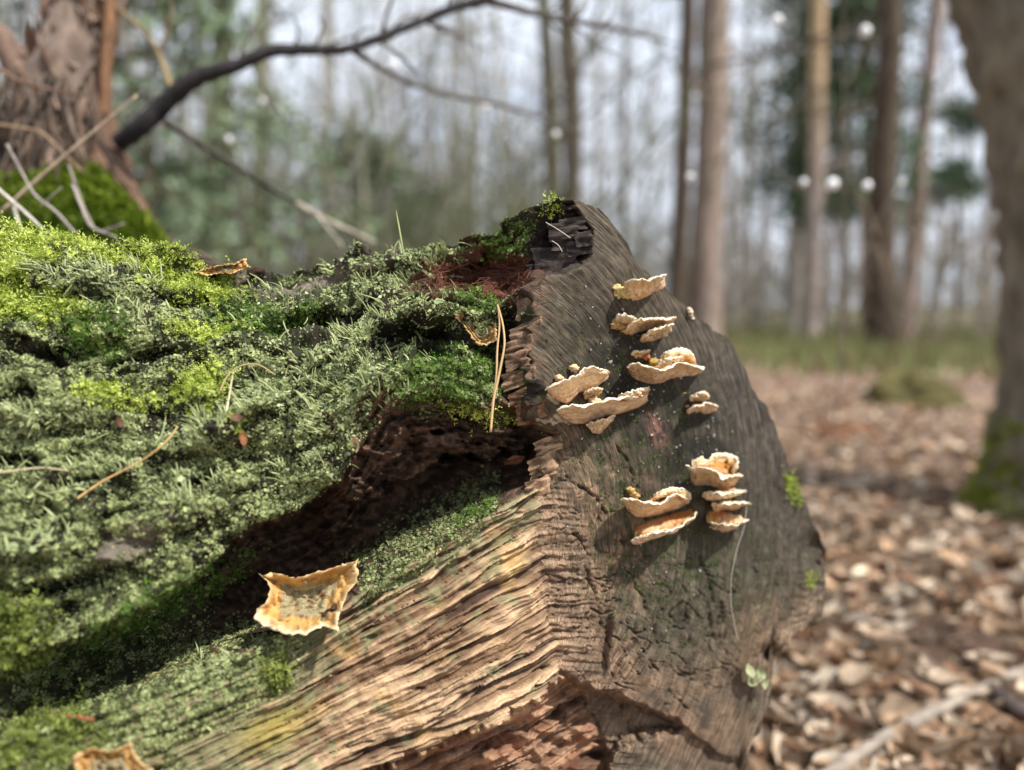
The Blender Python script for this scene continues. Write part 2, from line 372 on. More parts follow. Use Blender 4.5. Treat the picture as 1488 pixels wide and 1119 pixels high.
d_face = d_face + edgew * (0.0022 * g2 + 0.0016 * g3 + .0018 * stp + .0012 * chip)
# ragged lower rim
d_face = d_face + 0.004 * fbm(fx * 40, fz * 40, 9, 3) * ss(150, 30, bots[None] - Y) * (X > 1000) + ledge * 0.006 * fbm(fx * 25, fz * 25, 1, 4)
dsp = dsp_side * (1 - isface) + d_face * isface
G = base + n0 * dsp[..., None]
Gn = grid_normals(G)

# ------------------------------------------------------------------ albedo
def C3(*c): return lin(np.array(c, float))
one = np.ones(X.shape)
nz = lambda s, z, o=4: fbm(X / s, Y / s, z, o)
dark = C3(38, 31, 24); grn = C3(60, 66, 38); 
col_sh = mixc(dark * one[..., None], grn * one[..., None], ss(-0.15, 0.35, nz(30, 3)))
col_sh = mixc(col_sh, C3(104, 88, 72) * one[..., None], 0.5 * ss(0.3, 0.5, fbm(psw / 14, sgr / 120, 4, 3)))
redh = np.clip(blob(X, Y, 700, 400, 95, 38, -6) * 1.5, 0, 1)
col_sh = mixc(col_sh, C3(112, 66, 50) * (0.75 + 0.5 * g3[..., None]), redh)
blk = np.clip(blob(X, Y, 812, 350, 46, 50) * 1.6, 0, 1)
col_sh = mixc(col_sh, C3(62, 54, 50) * (1 + 0.4 * g2[..., None]), blk)
brn = np.clip(blob(X, Y, 660, 620, 150, 50, 8) * 1.4, 0, 1)
col_sh = mixc(col_sh, C3(104, 76, 56) * (1 + 0.6 * g2[..., None]), brn * 0.8)
baregrey = np.clip(1.5 * blob(X, Y, 195, 785, 55, 22, -28) + blob(X, Y, 480, 400, 110, 12, -22) + blob(X, Y, 350, 402, 50, 9, -5), 0, 1)
col_sh = mixc(col_sh, C3(120, 108, 96) * (1 + 0.5 * g2[..., None]), baregrey * 0.85)
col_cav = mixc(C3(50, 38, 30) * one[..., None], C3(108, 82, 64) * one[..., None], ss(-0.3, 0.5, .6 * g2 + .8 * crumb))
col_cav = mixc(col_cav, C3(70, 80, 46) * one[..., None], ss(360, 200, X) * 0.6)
t_b = np.clip((Y - c3) / np.maximum(c4 - c3, 1), 0, 1)
bandmix = ss(-0.45, 0.55, gb2 * 0.7 + stp * 0.5 + 0.4 * nz(40, 2) + .4 * chip)
col_band = mixc(C3(112, 86, 62) * one[..., None], C3(200, 168, 132) * one[..., None], bandmix)
col_band = mixc(col_band, C3(58, 42, 32) * one[..., None], bcr * .85)
col_band = mixc(col_band, C3(74, 54, 42) * one[..., None], ss(0.12, 0.5, fbm(psw / 13, sgr / 200, 15.5, 3)))
col_band = mixc(col_band, C3(196, 160, 96) * one[..., None], 0.5 * ss(0.1, 0.5, nz(70, 31)))
col_band = mixc(col_band, C3(126, 128, 92) * one[..., None], 0.7 * ss(-.1, .35, nz(26, 77) + .9 * ss(560, 300, X) + .5 * ss(.5, .0, t_b) - .25))
col_band = mixc(col_band, C3(160, 140, 60) * one[..., None], np.clip(blob(X, Y, 400, 1060, 60, 26, -25), 0, 1) * .6)
col_bel = mixc(C3(84, 60, 46) * one[..., None], C3(172, 136, 106) * one[..., None], ss(-0.45, 0.5, gb2 * .7 + .5 * stp + .4 * lump))
col_bel = mixc(col_bel, C3(120, 74, 50) * one[..., None], .5 * ss(-.1, .3, nz(50, 201)))
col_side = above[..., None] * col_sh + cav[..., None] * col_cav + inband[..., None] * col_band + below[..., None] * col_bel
# saw cut
ringc = ss(-0.5, 0.6, rg * 0.35 + rg2 * 0.4 + .5 * nz(12, 171))
col_f = mixc(C3(56, 48, 38) * one[..., None], C3(108, 96, 78) * one[..., None], ringc)
tan = np.clip(blob(X, Y, 830, 830, 95, 200) * 1.3 + 0.9 * blob(X, Y, 1120, 930, 90, 60, -30) + blob(X, Y, 940, 1030, 170, 70, 20), 0, 1) * ss(-0.5, 0.3, nz(40, 44) + 0.1)
col_f = mixc(col_f, mixc(C3(100, 77, 59) * one[..., None], C3(168, 135, 105) * one[..., None], ringc), tan * 0.85)
rightdark = np.clip(blob(X, Y, 1070, 640, 110, 190, -20) * 1.2, 0, 1)
col_f = mixc(col_f, mixc(C3(50, 45, 40) * one[..., None], C3(92, 83, 73) * one[..., None], ringc), rightdark * 0.7)
gz = np.clip(1.2 * blob(X, Y, 930, 640, 100, 130, -20) + 1.0 * blob(X, Y, 1000, 830, 150, 120) + 0.5 * blob(X, Y, 880, 560, 60, 120, -30), 0, 1)
col_f = mixc(col_f, C3(62, 66, 42) * (0.7 + 0.5 * ringc[..., None]), gz * ss(-0.25, 0.3, nz(18, 50)) * 0.85)
darkzone = np.clip(blob(X, Y, 920, 555, 60, 120, -28) * 1.3 + blob(X, Y, 1020, 650, 50, 100, -15), 0, 1)  # darker zone around the brackets
col_f = mixc(col_f, C3(40, 36, 30) * one[..., None], darkzone * 0.9 * ss(-0.5, 0.1, nz(22, 61)))
col_f = mixc(col_f, C3(46, 36, 30) * one[..., None], np.clip(crackzone * (0.7 * crk + 0.5 * rcrk), 0, 1))
col_f = mixc(col_f, C3(34, 27, 22) * one[..., None], spl * .85)
redp = np.clip(blob(X, Y, 953, 625, 12, 26, -25) * 1.5 + .6 * blob(X, Y, 945, 700, 12, 14), 0, 1)
col_f = mixc(col_f, C3(128, 88, 78) * one[..., None], redp * ss(-.3, .2, nz(8, 70)))
col_f = mixc(col_f, C3(176, 150, 124) * one[..., None], 0.55 * ss(0.15, 0.4, rg2 + .4 * nz(10, 7)) * ss(60, 10, bots[None] - Y) * (X > 1000))
ed = ss(26, 4, X - rx) * ss(392, 430, Y)
col_f = mixc(col_f, C3(140, 112, 88) * (0.8 + .5 * g3[..., None]), ed * 0.55)
edc = ss(80, 5, X - rx + 20 * nz(30, 95)) * ss(690, 750, Y) * ss(1010, 960, Y)
col_f = mixc(col_f, mixc(C3(88, 68, 54) * one[..., None], C3(176, 144, 114) * one[..., None], ss(-.45, .5, g2 * .5 + .5 * stp + .6 * chip)), edc * .8)
lum_ = col_f.mean(-1, keepdims=True); col_f = (col_f * .88 + .12 * lum_ * np.array([1.02, 1.0, .84])) * .90
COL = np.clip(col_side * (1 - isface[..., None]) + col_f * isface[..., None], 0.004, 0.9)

log = tag(empty('fallen_log'), 'big rotting log with a sawn end, mossy flank and bare weathered wood', 'log')
# roll the silhouette over to the far side and down to the ground
def fan(edge_pts, back, rows, zr, seed):
    out = []
    for k in range(1, rows + 1):
        a = k / rows * math.pi / 2 * 0.98
        o = edge_pts + back * math.sin(a)
        z0 = edge_pts[:, 2]; o[:, 2] = z0 * math.cos(a) ** zr + 0.006 * math.sin(2 * a)
        o = o + 0.006 * fbm(edge_pts[:, :1] * 30, edge_pts[:, 1:2] * 30 + k * .5, seed, 3) * np.array([[1, 1, 0.6]])
        out.append(o)
    return np.array(out)
ext_t = ss(820, 900, xs)[:, None]
backv = np.array([[0.0, 0.24, 0]]) * (1 - ext_t) + np.array([[-0.24, 0.20, 0]]) * ext_t
topfan = fan(G[0], backv, 16, 0.8, 1.0)
GG = np.concatenate([topfan[::-1], G], 0)
# foot: down to the forest floor
foot = []
e = G[-1]
ex1 = ext_t[:, 0] * ss(1060, 1085, xs)
for k in range(1, 9):
    t = k / 8.0; o = e.copy(); tz = t * (1 - ex1) + ex1 * max(0, (t - .5) * 2); th_b = min(1, 2 * t)
    o[:, 2] = e[:, 2] * (1 - tz) - 0.03 * tz
    o[:, 1] += 0.05 * t * t * (1 - ex1) + 0.30 * ex1 * th_b; o[:, 0] -= 0.24 * ex1 * th_b; foot.append(o)
GG = np.concatenate([GG, np.array(foot)], 0)
nt_, nb_ = 16, 8
COLX = np.concatenate([np.repeat((C3(84, 74, 58)[None] * np.ones((len(xs), 1)))[None], nt_, 0), COL, np.repeat(COL[-1:], nb_, 0)], 0)
gr = np.stack([np.where(isface > .5, ringw, psw * .00037), np.where(isface > .5, rang * 0.25, sgr * .00037), 0 * X], -1)
GRX = np.concatenate([np.repeat(gr[:1], nt_, 0) + np.arange(nt_)[:, None, None] * np.array([.004, 0, 0]), gr, np.repeat(gr[-1:], nb_, 0)], 0)
NRX, NCX = GG.shape[:2]
faces = grid_faces(NRX, NCX)
fm = np.concatenate([np.zeros((nt_, len(xs))), isface, np.repeat(isface[-1:], nb_, 0)], 0).ravel()
facef = fm[faces].mean(1) > 0.5
def submesh(name, fsel, mat):
    used, inv = np.unique(fsel, return_inverse=True)
    return link(name, make_mesh(name, GG.reshape(-1, 3)[used], [inv.reshape(-1, 4)], mat, COLX.reshape(-1, 3)[used], True, GRX.reshape(-1, 3)[used]), log)
submesh('weathered_flank', faces[~facef], M_side)
submesh('sawn_end', faces[facef], M_face)

def surf_index(pxx, pyy):
    j = np.searchsorted(xs, pxx); j = np.clip(j, 0, len(xs) - 1)
    i = np.clip(np.round((pyy - tops[j]) / (bots[j] - tops[j]) * (NR - 1)).astype(int), 0, NR - 1); return i, j
def surf(pxx, pyy, lift=0.0):
    i, j = surf_index(np.asarray(pxx, float), np.asarray(pyy, float)); return G[i, j] + Gn[i, j] * lift

# ------------------------------------------------------------------ splintered blocks on the arris
def block(pk, a1, a2, a3, col, seed):
    """a rough split chunk: corner pk, edges a1 a2 a3"""
    n = [14, 12, 10]; mb = MB()
    L = [np.linalg.norm(a) for a in (a1, a2, a3)]
    for (ax, bx, cx, side) in [(0, 1, 2, 0), (0, 1, 2, 1), (0, 2, 1, 0), (0, 2, 1, 1), (1, 2, 0, 0), (1, 2, 0, 1)]:
        A = [a1, a2, a3]
        u, v = np.meshgrid(np.linspace(0, 1, n[ax]), np.linspace(0, 1, n[bx]), indexing='ij')
        co = np.zeros(u.shape + (3,)); co[..., ax] = u; co[..., bx] = v; co[..., cx] = side
        p = pk + co[..., 0:1] * a1 + co[..., 1:2] * a2 + co[..., 2:3] * a3
        lam = pnoise(co[..., 2] * L[2] * 520 + .6 * co[..., 0] + seed * 3, co[..., 0] * 2 + seed, seed * 1.7)
        wob = fbm(p[..., 0] * 90, p[..., 1] * 90, p[..., 2] * 90 + seed, 3)
        ctr = pk + 0.5 * (a1 + a2 + a3)
        p = p + norm(p - ctr) * (0.0020 * lam + 0.0016 * wob)[..., None]
        cc = lin(np.array(col, float)) * (0.35 + 0.95 * ss(-.4, .5, lam + .5 * wob))[..., None]
        mb.add(p, grid_faces(*u.shape), np.clip(cc, 0, 1).reshape(-1, 3))
    return mb.build('wood_block', M_block, log)
SD = norm(np.array([-0.93, -0.02, -0.36]))
bl = [((791, 403), (-.017, .030, .017), (132, 112, 92)), ((784, 461), (-.017, .03, .008), (128, 104, 84)), ((771, 485), (-.014, .02, .008), (122, 98, 78)),
      ((775, 528), (-.018, .03, .009), (136, 110, 86)), ((764, 505), (-.012, .02, .009), (120, 96, 76)), ((783, 556), (-.018, .03, .007), (128, 98, 74)), ((789, 575), (-.016, .03, .011), (134, 102, 76)),
      ((811, 631), (-.014, .03, .008), (150, 124, 98)), ((802, 656), (-.014, .03, .012), (154, 126, 98)), ((793, 690), (-.012, .03, .010), (158, 128, 100))]
for k, (pk, (w1, w2, w3), colr) in enumerate(bl):
    p0 = on_face(np.array(float(pk[0])), np.array(float(pk[1])), 0.0012)
    block(p0, SD * (-w1), FT * w2 * 0.5 - FN * .010 + np.array([0, 0, -0.002]), np.array([0.1, 0.12, -1]) * w3, colr, k + 1.0)
# charred blocks under the peak
for k, (pk, d, s1, s2, s3) in enumerate([((795, 325), .404, .018, .016, .010), ((772, 362), .408, .026, .016, .016), ((812, 318), .405, .016, .014, .007), ((822, 352), .408, .016, .014, .008), ((800, 345), .407, .014, .012, .007), ((765, 385), .41, .020, .014, .006), ((835, 338), .406, .010, .012, .008)]):
    block(P(np.array(float(pk[0])), np.array(float(pk[1])), d), np.array([.9, .1, .12]) * s1, np.array([.05, 1, .05]) * s2, np.array([.15, .05, -1]) * s3, (66, 58, 54), 20 + k)

# ------------------------------------------------------------------ lichens and mosses
area = np.ones_like(X) * ((bots - tops) / 900)[None]
infr = (X > -160)
inner = ss(2, 14, Y - tops[None])
crustmask = above * (1 - isface) * (1 - 0.9 * redh) * (1 - 0.85 * blk) * (1 - 0.85 * baregrey) * (1 - 0.75 * brn)
strip = np.exp(-((Y - c3 + 26) / 30) ** 2) * ss(150, 300, X) * ss(735, 700, X) + 0.75 * np.exp(-((Y - c3 - 10) / 16) ** 2) * ss(640, 560, X) + 0.9 * np.exp(-((Y - c3 - 60 + 0.06 * (X - 200)) / 22) ** 2) * ss(420, 330, X)
strip = strip * (1 - above) * (1 - isface)
lowleft = (cav + inband * 0.6) * ss(330, 140, X)
patch = ss(-0.30, 0.10, nz(34, 80) + 0.3 * nz(10, 81))
holey = np.clip(depth_off / 0.012, 0, 1)
nearridge = ss(-14, -34, sdist)
jz = ss(1.25, .9, np.hypot((X - 445) / 82, (Y - 868) / 60))
bald = ss(-.02, .25, nz(46, 140) + .45 * nz(14, 141))
W_crust = (crustmask * nearridge * (0.10 + 0.90 * patch) * (1 - .8 * bald) * (1 - 0.9 * holey) * (1 - .85 * under) + 0.9 * strip * ss(-.35, .1, nz(14, 87)) + 0.75 * lowleft * ss(-0.1, 0.2, nz(30, 85))) * infr * (1 - jz)
yel = np.clip(ss(6, -14, Y - np.interp(X, [-200, 0, 60, 130, 200, 260, 330, 400], [480, 470, 385, 375, 392, 410, 425, 395])) * ss(352, 320, X) + blob(X, Y, 55, 440, 60, 22, 8) + blob(X, Y, 285, 415, 55, 22, 10)
      + .9 * blob(X, Y, 295, 478, 40, 14, 0) + .7 * blob(X, Y, 295, 560, 36, 30, -20) + .8 * blob(X, Y, 180, 582, 50, 10, 5) + .8 * blob(X, Y, 140, 568, 30, 8) + .28 * blob(X, Y, 15, 920, 50, 50, -20) + .15 * blob(X, Y, 60, 1080, 80, 40, -10) + .5 * blob(X, Y, 345, 608, 14, 10) + .5 * blob(X, Y, 400, 980, 14, 24)
      + .8 * blob(X, Y, 805, 302, 16, 10) + .5 * blob(X, Y, 700, 600, 50, 10, 10), 0, 1)
podz = np.clip(blob(X, Y, 105, 385, 85, 36, 8) + blob(X, Y, 195, 425, 85, 50, 10) + 1.2 * blob(X, Y, 500, 368, 85, 16, -6) + blob(X, Y, 575, 430, 110, 45, -20) + blob(X, Y, 515, 545, 90, 70, -30) + blob(X, Y, 420, 570, 70, 40, -25)
       + blob(X, Y, 80, 690, 110, 30, -4) + blob(X, Y, 290, 618, 90, 28, -15) + 1.2 * blob(X, Y, 60, 775, 62, 30, -5) + blob(X, Y, 265, 710, 60, 30, -5) + blob(X, Y, 300, 972, 42, 18, -25) + blob(X, Y, 400, 450, 60, 30) + .8 * blob(X, Y, 620, 380, 70, 20)
       + .7 * blob(X, Y, 460, 660, 70, 30, -25) + .8 * blob(X, Y, 60, 620, 80, 30, 5) + .6 * blob(X, Y, 480, 480, 80, 30, -15), 0, 1)
grnz = np.clip(blob(X, Y, 140, 485, 40, 36) + blob(X, Y, 40, 445, 50, 20) + .9 * blob(X, Y, 655, 545, 75, 36, -8) + .8 * blob(X, Y, 230, 880, 120, 24, -28) + .9 * blob(X, Y, 420, 470, 60, 14, -10) + .7 * blob(X, Y, 690, 440, 40, 16, 10) + .9 * blob(X, Y, 740, 350, 36, 18, -30) + .7 * blob(X, Y, 690, 745, 36, 9, -28) + .8 * blob(X, Y, 360, 460, 50, 20), 0, 1)

def sample(Wt, n):
    p = (Wt * area).ravel(); p = p / p.sum()
    idx = rng.choice(p.size, n, p=p)
    i, j = np.unravel_index(idx, X.shape)
    jit = (rng.random((n, 2)) - .5)
    i2 = np.clip(i + np.sign(jit[:, 0]).astype(int), 0, NR - 1); j2 = np.clip(j + np.sign(jit[:, 1]).astype(int), 0, X.shape[1] - 1)
    pos = G[i, j] + np.abs(jit[:, :1]) * (G[i2, j] - G[i, j]) + np.abs(jit[:, 1:]) * (G[i, j2] - G[i, j])
    return pos, Gn[i, j], i, j
UPZ = np.array([0, 0, 1.0])
def frames(nrm, tilt, n):
    nn = norm(nrm + tilt * rng.normal(size=(n, 3)))
    t = norm(np.cross(nn, rng.normal(size=(n, 3)))); return nn, t, np.cross(nn, t)

def flakes(n, Wt, size, colA, colB, tilt=0.8, lift=0.0006, name='x'):
    pos, nrm, i, j = sample(Wt, n)
    nn, t, b = frames(nrm, tilt, n)
    K = 5; th = np.arange(K) / K * 2 * np.pi + rng.random((n, 1)) * 6
    s = size * np.exp(rng.normal(0, .35, (n, 1)))
    r = s * (0.65 + 0.7 * rng.random((n, K)))
    rim = pos[:, None] + r[..., None] * (np.cos(th)[..., None] * t[:, None] + np.sin(th)[..., None] * b[:, None]) + (lift + s * (rng.random((n, K)) - .3) * .8)[..., None] * nn[:, None]
    ctr = pos + nn * (lift + s * .25)
    v = np.concatenate([ctr[:, None], rim], 1).reshape(-1, 3)
    o = np.arange(n)[:, None] * (K + 1)
    f = np.stack([np.stack([o[:, 0], o[:, 0] + 1 + k, o[:, 0] + 1 + (k + 1) % K], -1) for k in range(K)], 1).reshape(-1, 3)
    tcol = np.clip(.5 + .9 * fbm(X / 26, Y / 26, 33, 3)[i, j] + .28 * rng.normal(size=n), 0, 1)
    cc = mixc(lin(np.array(colA, float)) * np.ones((n, 3)), lin(np.array(colB, float)) * np.ones((n, 3)), tcol) * np.exp(rng.normal(0, .14, (n, 1)))
    cc = np.repeat(cc[:, None], K + 1, 1); cc[:, 0] *= .8
    return v, f, np.clip(cc.reshape(-1, 3), 0, .9)
mb = MB()
mb.add(*flakes(145000, W_crust * (1 - .85 * yel), .00056, (66, 76, 40), (178, 186, 126)))
mb.add(*flakes(9000, W_crust * podz, .0007, (128, 142, 98), (186, 198, 150)))
grnz = grnz * (1 - isface) * (1 - jz) * nearridge * ss(-.3, .15, nz(16, 131))
mb.add(*flakes(15000, grnz * infr, .00075, (66, 88, 34), (118, 140, 68)))
podc = podz * ss(.0, .22, nz(20, 150)) * nearridge
cru = mb.build('lichen_crust', M_lichen, None, False)
tag(cru, 'grey green scaly lichen crust spread over the flank of the rotting log', 'lichen', kind='stuff')

def horns(n, Wt, L, rad, colA, colB, lean=.5, bend=.6, rows=5, sides=5):
    pos, nrm, i, j = sample(Wt, n)
    pn = np.stack([pnoise(X / 40, Y / 40, 71 + k)[i, j] for k in range(3)], -1)
    d = norm(nrm * .55 + UPZ * .75 + lean * .28 * rng.normal(size=(n, 3)) + 1.0 * pn)
    bd = norm(np.array([-.6, -.2, -.1]) + rng.normal(size=(n, 3)) * .45 + pn) * bend * 1.5
    l = L * np.exp(rng.normal(0, .35, n)); r0 = rad * np.exp(rng.normal(0, .2, n))
    t = np.linspace(0, 1, rows)
    path = pos[:, None] - nrm[:, None] * .001 + l[:, None, None] * (t[None, :, None] * d[:, None] + (t ** 2)[None, :, None] * bd[:, None] * .5)
    a = norm(np.cross(d, rng.normal(size=(n, 3)))); b = np.cross(d, a)
    prof = np.interp(t, [0, .6, .9, 1], [1, .92, .72, .3])
    th = np.arange(sides) / sides * 2 * np.pi
    rr = r0[:, None, None] * prof[None, :, None]
    v = path[:, :, None] + (rr * np.cos(th))[..., None] * a[:, None, None] + (rr * np.sin(th))[..., None] * b[:, None, None]
    f0 = grid_faces(rows, sides, True)
    f = (f0[None] + (np.arange(n) * rows * sides)[:, None, None]).reshape(-1, 4)
    tc_ = np.clip(.5 + .35 * rng.normal(size=n), 0, 1)
    cc = mixc(lin(np.array(colA, float)) * np.ones((n, 3)), lin(np.array(colB, float)) * np.ones((n, 3)), tc_)
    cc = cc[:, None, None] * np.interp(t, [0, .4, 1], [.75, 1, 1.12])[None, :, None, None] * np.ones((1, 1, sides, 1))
    return v.reshape(-1, 3), f, np.clip(cc.reshape(-1, 3), 0, .9)
mb = MB()
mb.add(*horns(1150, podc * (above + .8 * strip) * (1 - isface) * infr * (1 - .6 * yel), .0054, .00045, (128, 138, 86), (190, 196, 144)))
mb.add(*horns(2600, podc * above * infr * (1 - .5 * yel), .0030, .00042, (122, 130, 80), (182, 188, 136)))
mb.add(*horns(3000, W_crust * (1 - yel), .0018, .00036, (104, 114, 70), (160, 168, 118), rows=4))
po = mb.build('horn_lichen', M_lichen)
tag(po, 'pale grey green upright horned lichen stalks growing out of the log', 'lichen', kind='stuff')

def shoots(n, Wt, L, colA, colB, leaves=9):
    pos, nrm, i, j = sample(Wt, n)
    d = norm(nrm * .7 + UPZ * .25 + .85 * rng.normal(size=(n, 3)))
    l = L * np.exp(rng.normal(0, .3, n))
    bd = norm(rng.normal(size=(n, 3)) - .2 * UPZ)
    t = np.repeat(np.linspace(.12, 1, leaves)[None], n, 0)
    path = pos[:, None] + l[:, None, None] * (t[..., None] * d[:, None] + .35 * (t ** 2)[..., None] * bd[:, None])
    a = norm(np.cross(d, rng.normal(size=(n, 3)))); b = np.cross(d, a)
    ph = np.arange(leaves)[None] * 2.4 + rng.random((n, 1)) * 6
    od = np.cos(ph)[..., None] * a[:, None] + np.sin(ph)[..., None] * b[:, None]
    ld = norm(od + .75 * d[:, None]); sdv = norm(np.cross(ld, d[:, None] + .01))
    ll = (l[:, None] * .42 * np.interp(t, [0, .5, 1], [1, .95, .55]))[..., None]
    tip = path + ld * ll; m1 = path + ld * ll * .45 + sdv * ll * .22; m2 = path + ld * ll * .45 - sdv * ll * .22
    v = np.stack([path, m1, tip, m2], 2).reshape(-1, 3)
    f = np.arange(n * leaves * 4).reshape(-1, 4)
    tc_ = np.clip(.5 + .4 * rng.normal(size=n) + .5 * pnoise(X / 30, Y / 30, 55)[i, j], 0, 1)
    cc = mixc(lin(np.array(colA, float)) * np.ones((n, 3)), lin(np.array(colB, float)) * np.ones((n, 3)), tc_)
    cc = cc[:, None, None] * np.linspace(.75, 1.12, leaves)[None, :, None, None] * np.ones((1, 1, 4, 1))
    return v, f, np.clip(cc.reshape(-1, 3), 0, .9)
mb = MB()
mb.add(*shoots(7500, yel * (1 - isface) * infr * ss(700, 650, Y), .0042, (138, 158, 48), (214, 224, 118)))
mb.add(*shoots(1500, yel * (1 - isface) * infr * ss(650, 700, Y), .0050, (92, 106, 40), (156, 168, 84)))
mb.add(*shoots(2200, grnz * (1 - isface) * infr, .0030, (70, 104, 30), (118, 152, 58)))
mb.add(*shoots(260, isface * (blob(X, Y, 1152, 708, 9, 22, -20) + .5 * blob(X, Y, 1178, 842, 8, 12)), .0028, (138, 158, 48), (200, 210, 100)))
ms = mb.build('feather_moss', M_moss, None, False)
tag(ms, 'bright yellow green feather moss cushions along the crest of the log', 'moss', kind='stuff')

# moss specks and pale flakes on the saw cut
mb = MB()
gzw = isface * gz * ss(0.0, .4, nz(14, 90)) * infr
mb.add(*flakes(9000, gzw, .00032, (62, 78, 38), (104, 116, 66), lift=.0002))
fgm = tag(mb.build('algae_film', M_lichen, None, False), 'thin dark green moss film on the sawn end of the log', 'moss', kind='stuff')
mb = MB()
specks = isface * np.clip(blob(X, Y, 905, 520, 45, 90, -28) + blob(X, Y, 985, 625, 50, 70, -30) + .25 * blob(X, Y, 930, 760, 120, 160), 0, 1)
mb.add(*flakes(210, specks, .0005, (120, 112, 98), (200, 192, 178), tilt=.25, lift=.0004))
tag(mb.build('crust_specks', M_lichen, None, False), 'tiny whitish crust specks around the brackets on the sawn end', 'lichen', kind='stuff')

# ------------------------------------------------------------------ bracket fungi
def sheet_mesh(mid, thick, colF, colB, toward=None):
    """closed shell round a mid surface (nu x nv): row 0 = attached, last row = rim"""
    nu, nv = mid.shape[:2]
    n = norm(np.cross(np.gradient(mid, axis=0), np.gradient(mid, axis=1)))
    s = np.sign(((CAM - mid) * n).sum(-1).mean()); n = n * s
    A = mid + n * thick[..., None] / 2; B = mid - n * thick[..., None] / 2
    v = np.concatenate([A.reshape(-1, 3), B.reshape(-1, 3)])
    f = grid_faces(nu, nv); N = nu * nv
    fb = f[:, ::-1] + N
    bd = np.concatenate([np.arange(nv), np.arange(1, nu) * nv + nv - 1, (nu - 1) * nv + np.arange(nv - 2, -1, -1), np.arange(nu - 2, 0, -1) * nv])
    b2 = np.roll(bd, -1); fs = np.stack([bd, bd + N, b2 + N, b2], -1)
    return v, np.concatenate([f, fb, fs]), np.concatenate([colF.reshape(-1, 3), colB.reshape(-1, 3)])
CREAM = C3(250, 236, 212); PEACH = C3(244, 216, 178); TAN = C3(222, 190, 148); OCHRE = C3(188, 132, 64); RUST = C3(150, 92, 46); BUFF = C3(236, 216, 176)
_caps = 0
def cap(parent, attach, rim, e, seen='under', e0=-0.002, ends=.45, th=.0034, tint=1.0, wav=1.0, spots=0.0, name='cap', depthfn=None):
    global _caps; _caps += 1; sd_ = _caps * 3.1
    nv, nu = 64, 22
    a = smooth_line(attach, nv); r = smooth_line(rim, nv)
    s = np.linspace(0, 1, nv)
    r[:, 1] += wav * (1.6 * fbm(s * 9, s * 0, sd_, 3) + 0.5 * pnoise(s * 30, s * 0, sd_)); r[:, 0] += wav * 1.3 * fbm(s * 9, s * 0 + 4, sd_, 3)
    ee = e * (ends + (1 - ends) * np.sin(np.pi * np.clip(s, .02, .98)) ** .7)
    if depthfn is None: Pa = on_face(a[:, 0], a[:, 1], e0); Pr = on_face(r[:, 0], r[:, 1], ee)
    else: Pa = depthfn(a, 0 * s); Pr = depthfn(r, ee)
    t = np.linspace(0, 1, nu)[:, None, None]
    frl = .0012 * wav * (fbm(s * 22, s * 0, sd_ + 8, 3))
    Pr = Pr + FN * frl[:, None] + np.array([0, 0, 1.0]) * (.0007 * wav * fbm(s * 26, s * 0, sd_ + 12, 3))[:, None]
    mid = Pa[None] * (1 - t) + Pr[None] * t
    n = norm(np.cross(np.gradient(mid, axis=0), np.gradient(mid, axis=1))); n = n * np.where(n[..., 2:3] < 0, -1, 1)
    tt = np.linspace(0, 1, nu)[:, None]
    L = np.linalg.norm(Pr - Pa, axis=1)[None]
    bul = (0.07 * L * np.sin(np.pi * tt)) if seen == 'under' else -(0.14 * L * np.sin(np.pi * tt))
    zone = pnoise(tt * 5 + .3 * fbm(s[None] * 6, tt * 2, sd_, 2), s[None] * 1.5, sd_)
    mid = mid + n * (bul + .0016 * fbm(s[None] * 8, tt * 5, sd_ + 1, 3) * (.4 + tt) + .0005 * zone)[..., None]
    thick = .40 * th * np.interp(tt, [0, .5, .88, 1], [1.3, 1.0, .62, .26]) * np.interp(s, [0, .05, .95, 1], [.3, 1, 1, .3])[None] * (1 + .25 * fbm(s[None] * 12, tt * 6, sd_, 2))
    rimw = .85 * ss(.84, 1.0, tt + .16 * fbm(s[None] * 14, tt * 3, sd_, 3)) * np.ones((nu, nv))
    nzv = fbm(s[None] * 14, tt * 8, sd_ + 2, 4)
    under = mixc(TAN * np.ones((nu, nv, 3)), PEACH * np.ones((nu, nv, 3)), ss(-.4, .4, nzv))
    under = mixc(under, BUFF * np.ones((nu, nv, 3)), .40 * ss(.3, .9, tt * np.ones((nu, nv))))
    under = mixc(under, CREAM * np.ones((nu, nv, 3)), rimw)
    under = under * (1 - .22 * ss(.1, .5, pnoise(tt * 11 + .5 * nzv, s[None] * 2, sd_ + 4)))[..., None]
    under = mixc(under, RUST * np.ones((nu, nv, 3)), .5 * ss(.30, 0, tt + .3 * nzv) * np.ones((nu, nv)))
    if spots:
        under = mixc(under, RUST * .4 * np.ones((nu, nv, 3)), spots * ss(.28, .45, fbm(s[None] * 34, tt * 18, sd_ + 5, 2)))
    topc = mixc(OCHRE * np.ones((nu, nv, 3)), TAN * np.ones((nu, nv, 3)), ss(-.35, .45, zone + .4 * nzv))
    topc = mixc(topc, RUST * np.ones((nu, nv, 3)), .8 * ss(.35, 0, tt + .25 * nzv))
    topc = mixc(topc, BUFF * np.ones((nu, nv, 3)), .75 * ss(.55, .85, tt + .12 * nzv) * np.ones((nu, nv)))
    topc = mixc(topc, CREAM * np.ones((nu, nv, 3)), rimw)
    cf, cb = (under, topc) if seen == 'under' else (topc, under)
    v, f, c = sheet_mesh(mid, thick, np.clip(cf * tint, 0, .92), np.clip(cb * tint, 0, .92))
    return link(name, make_mesh(name, v, [f], M_fungus, c), parent)
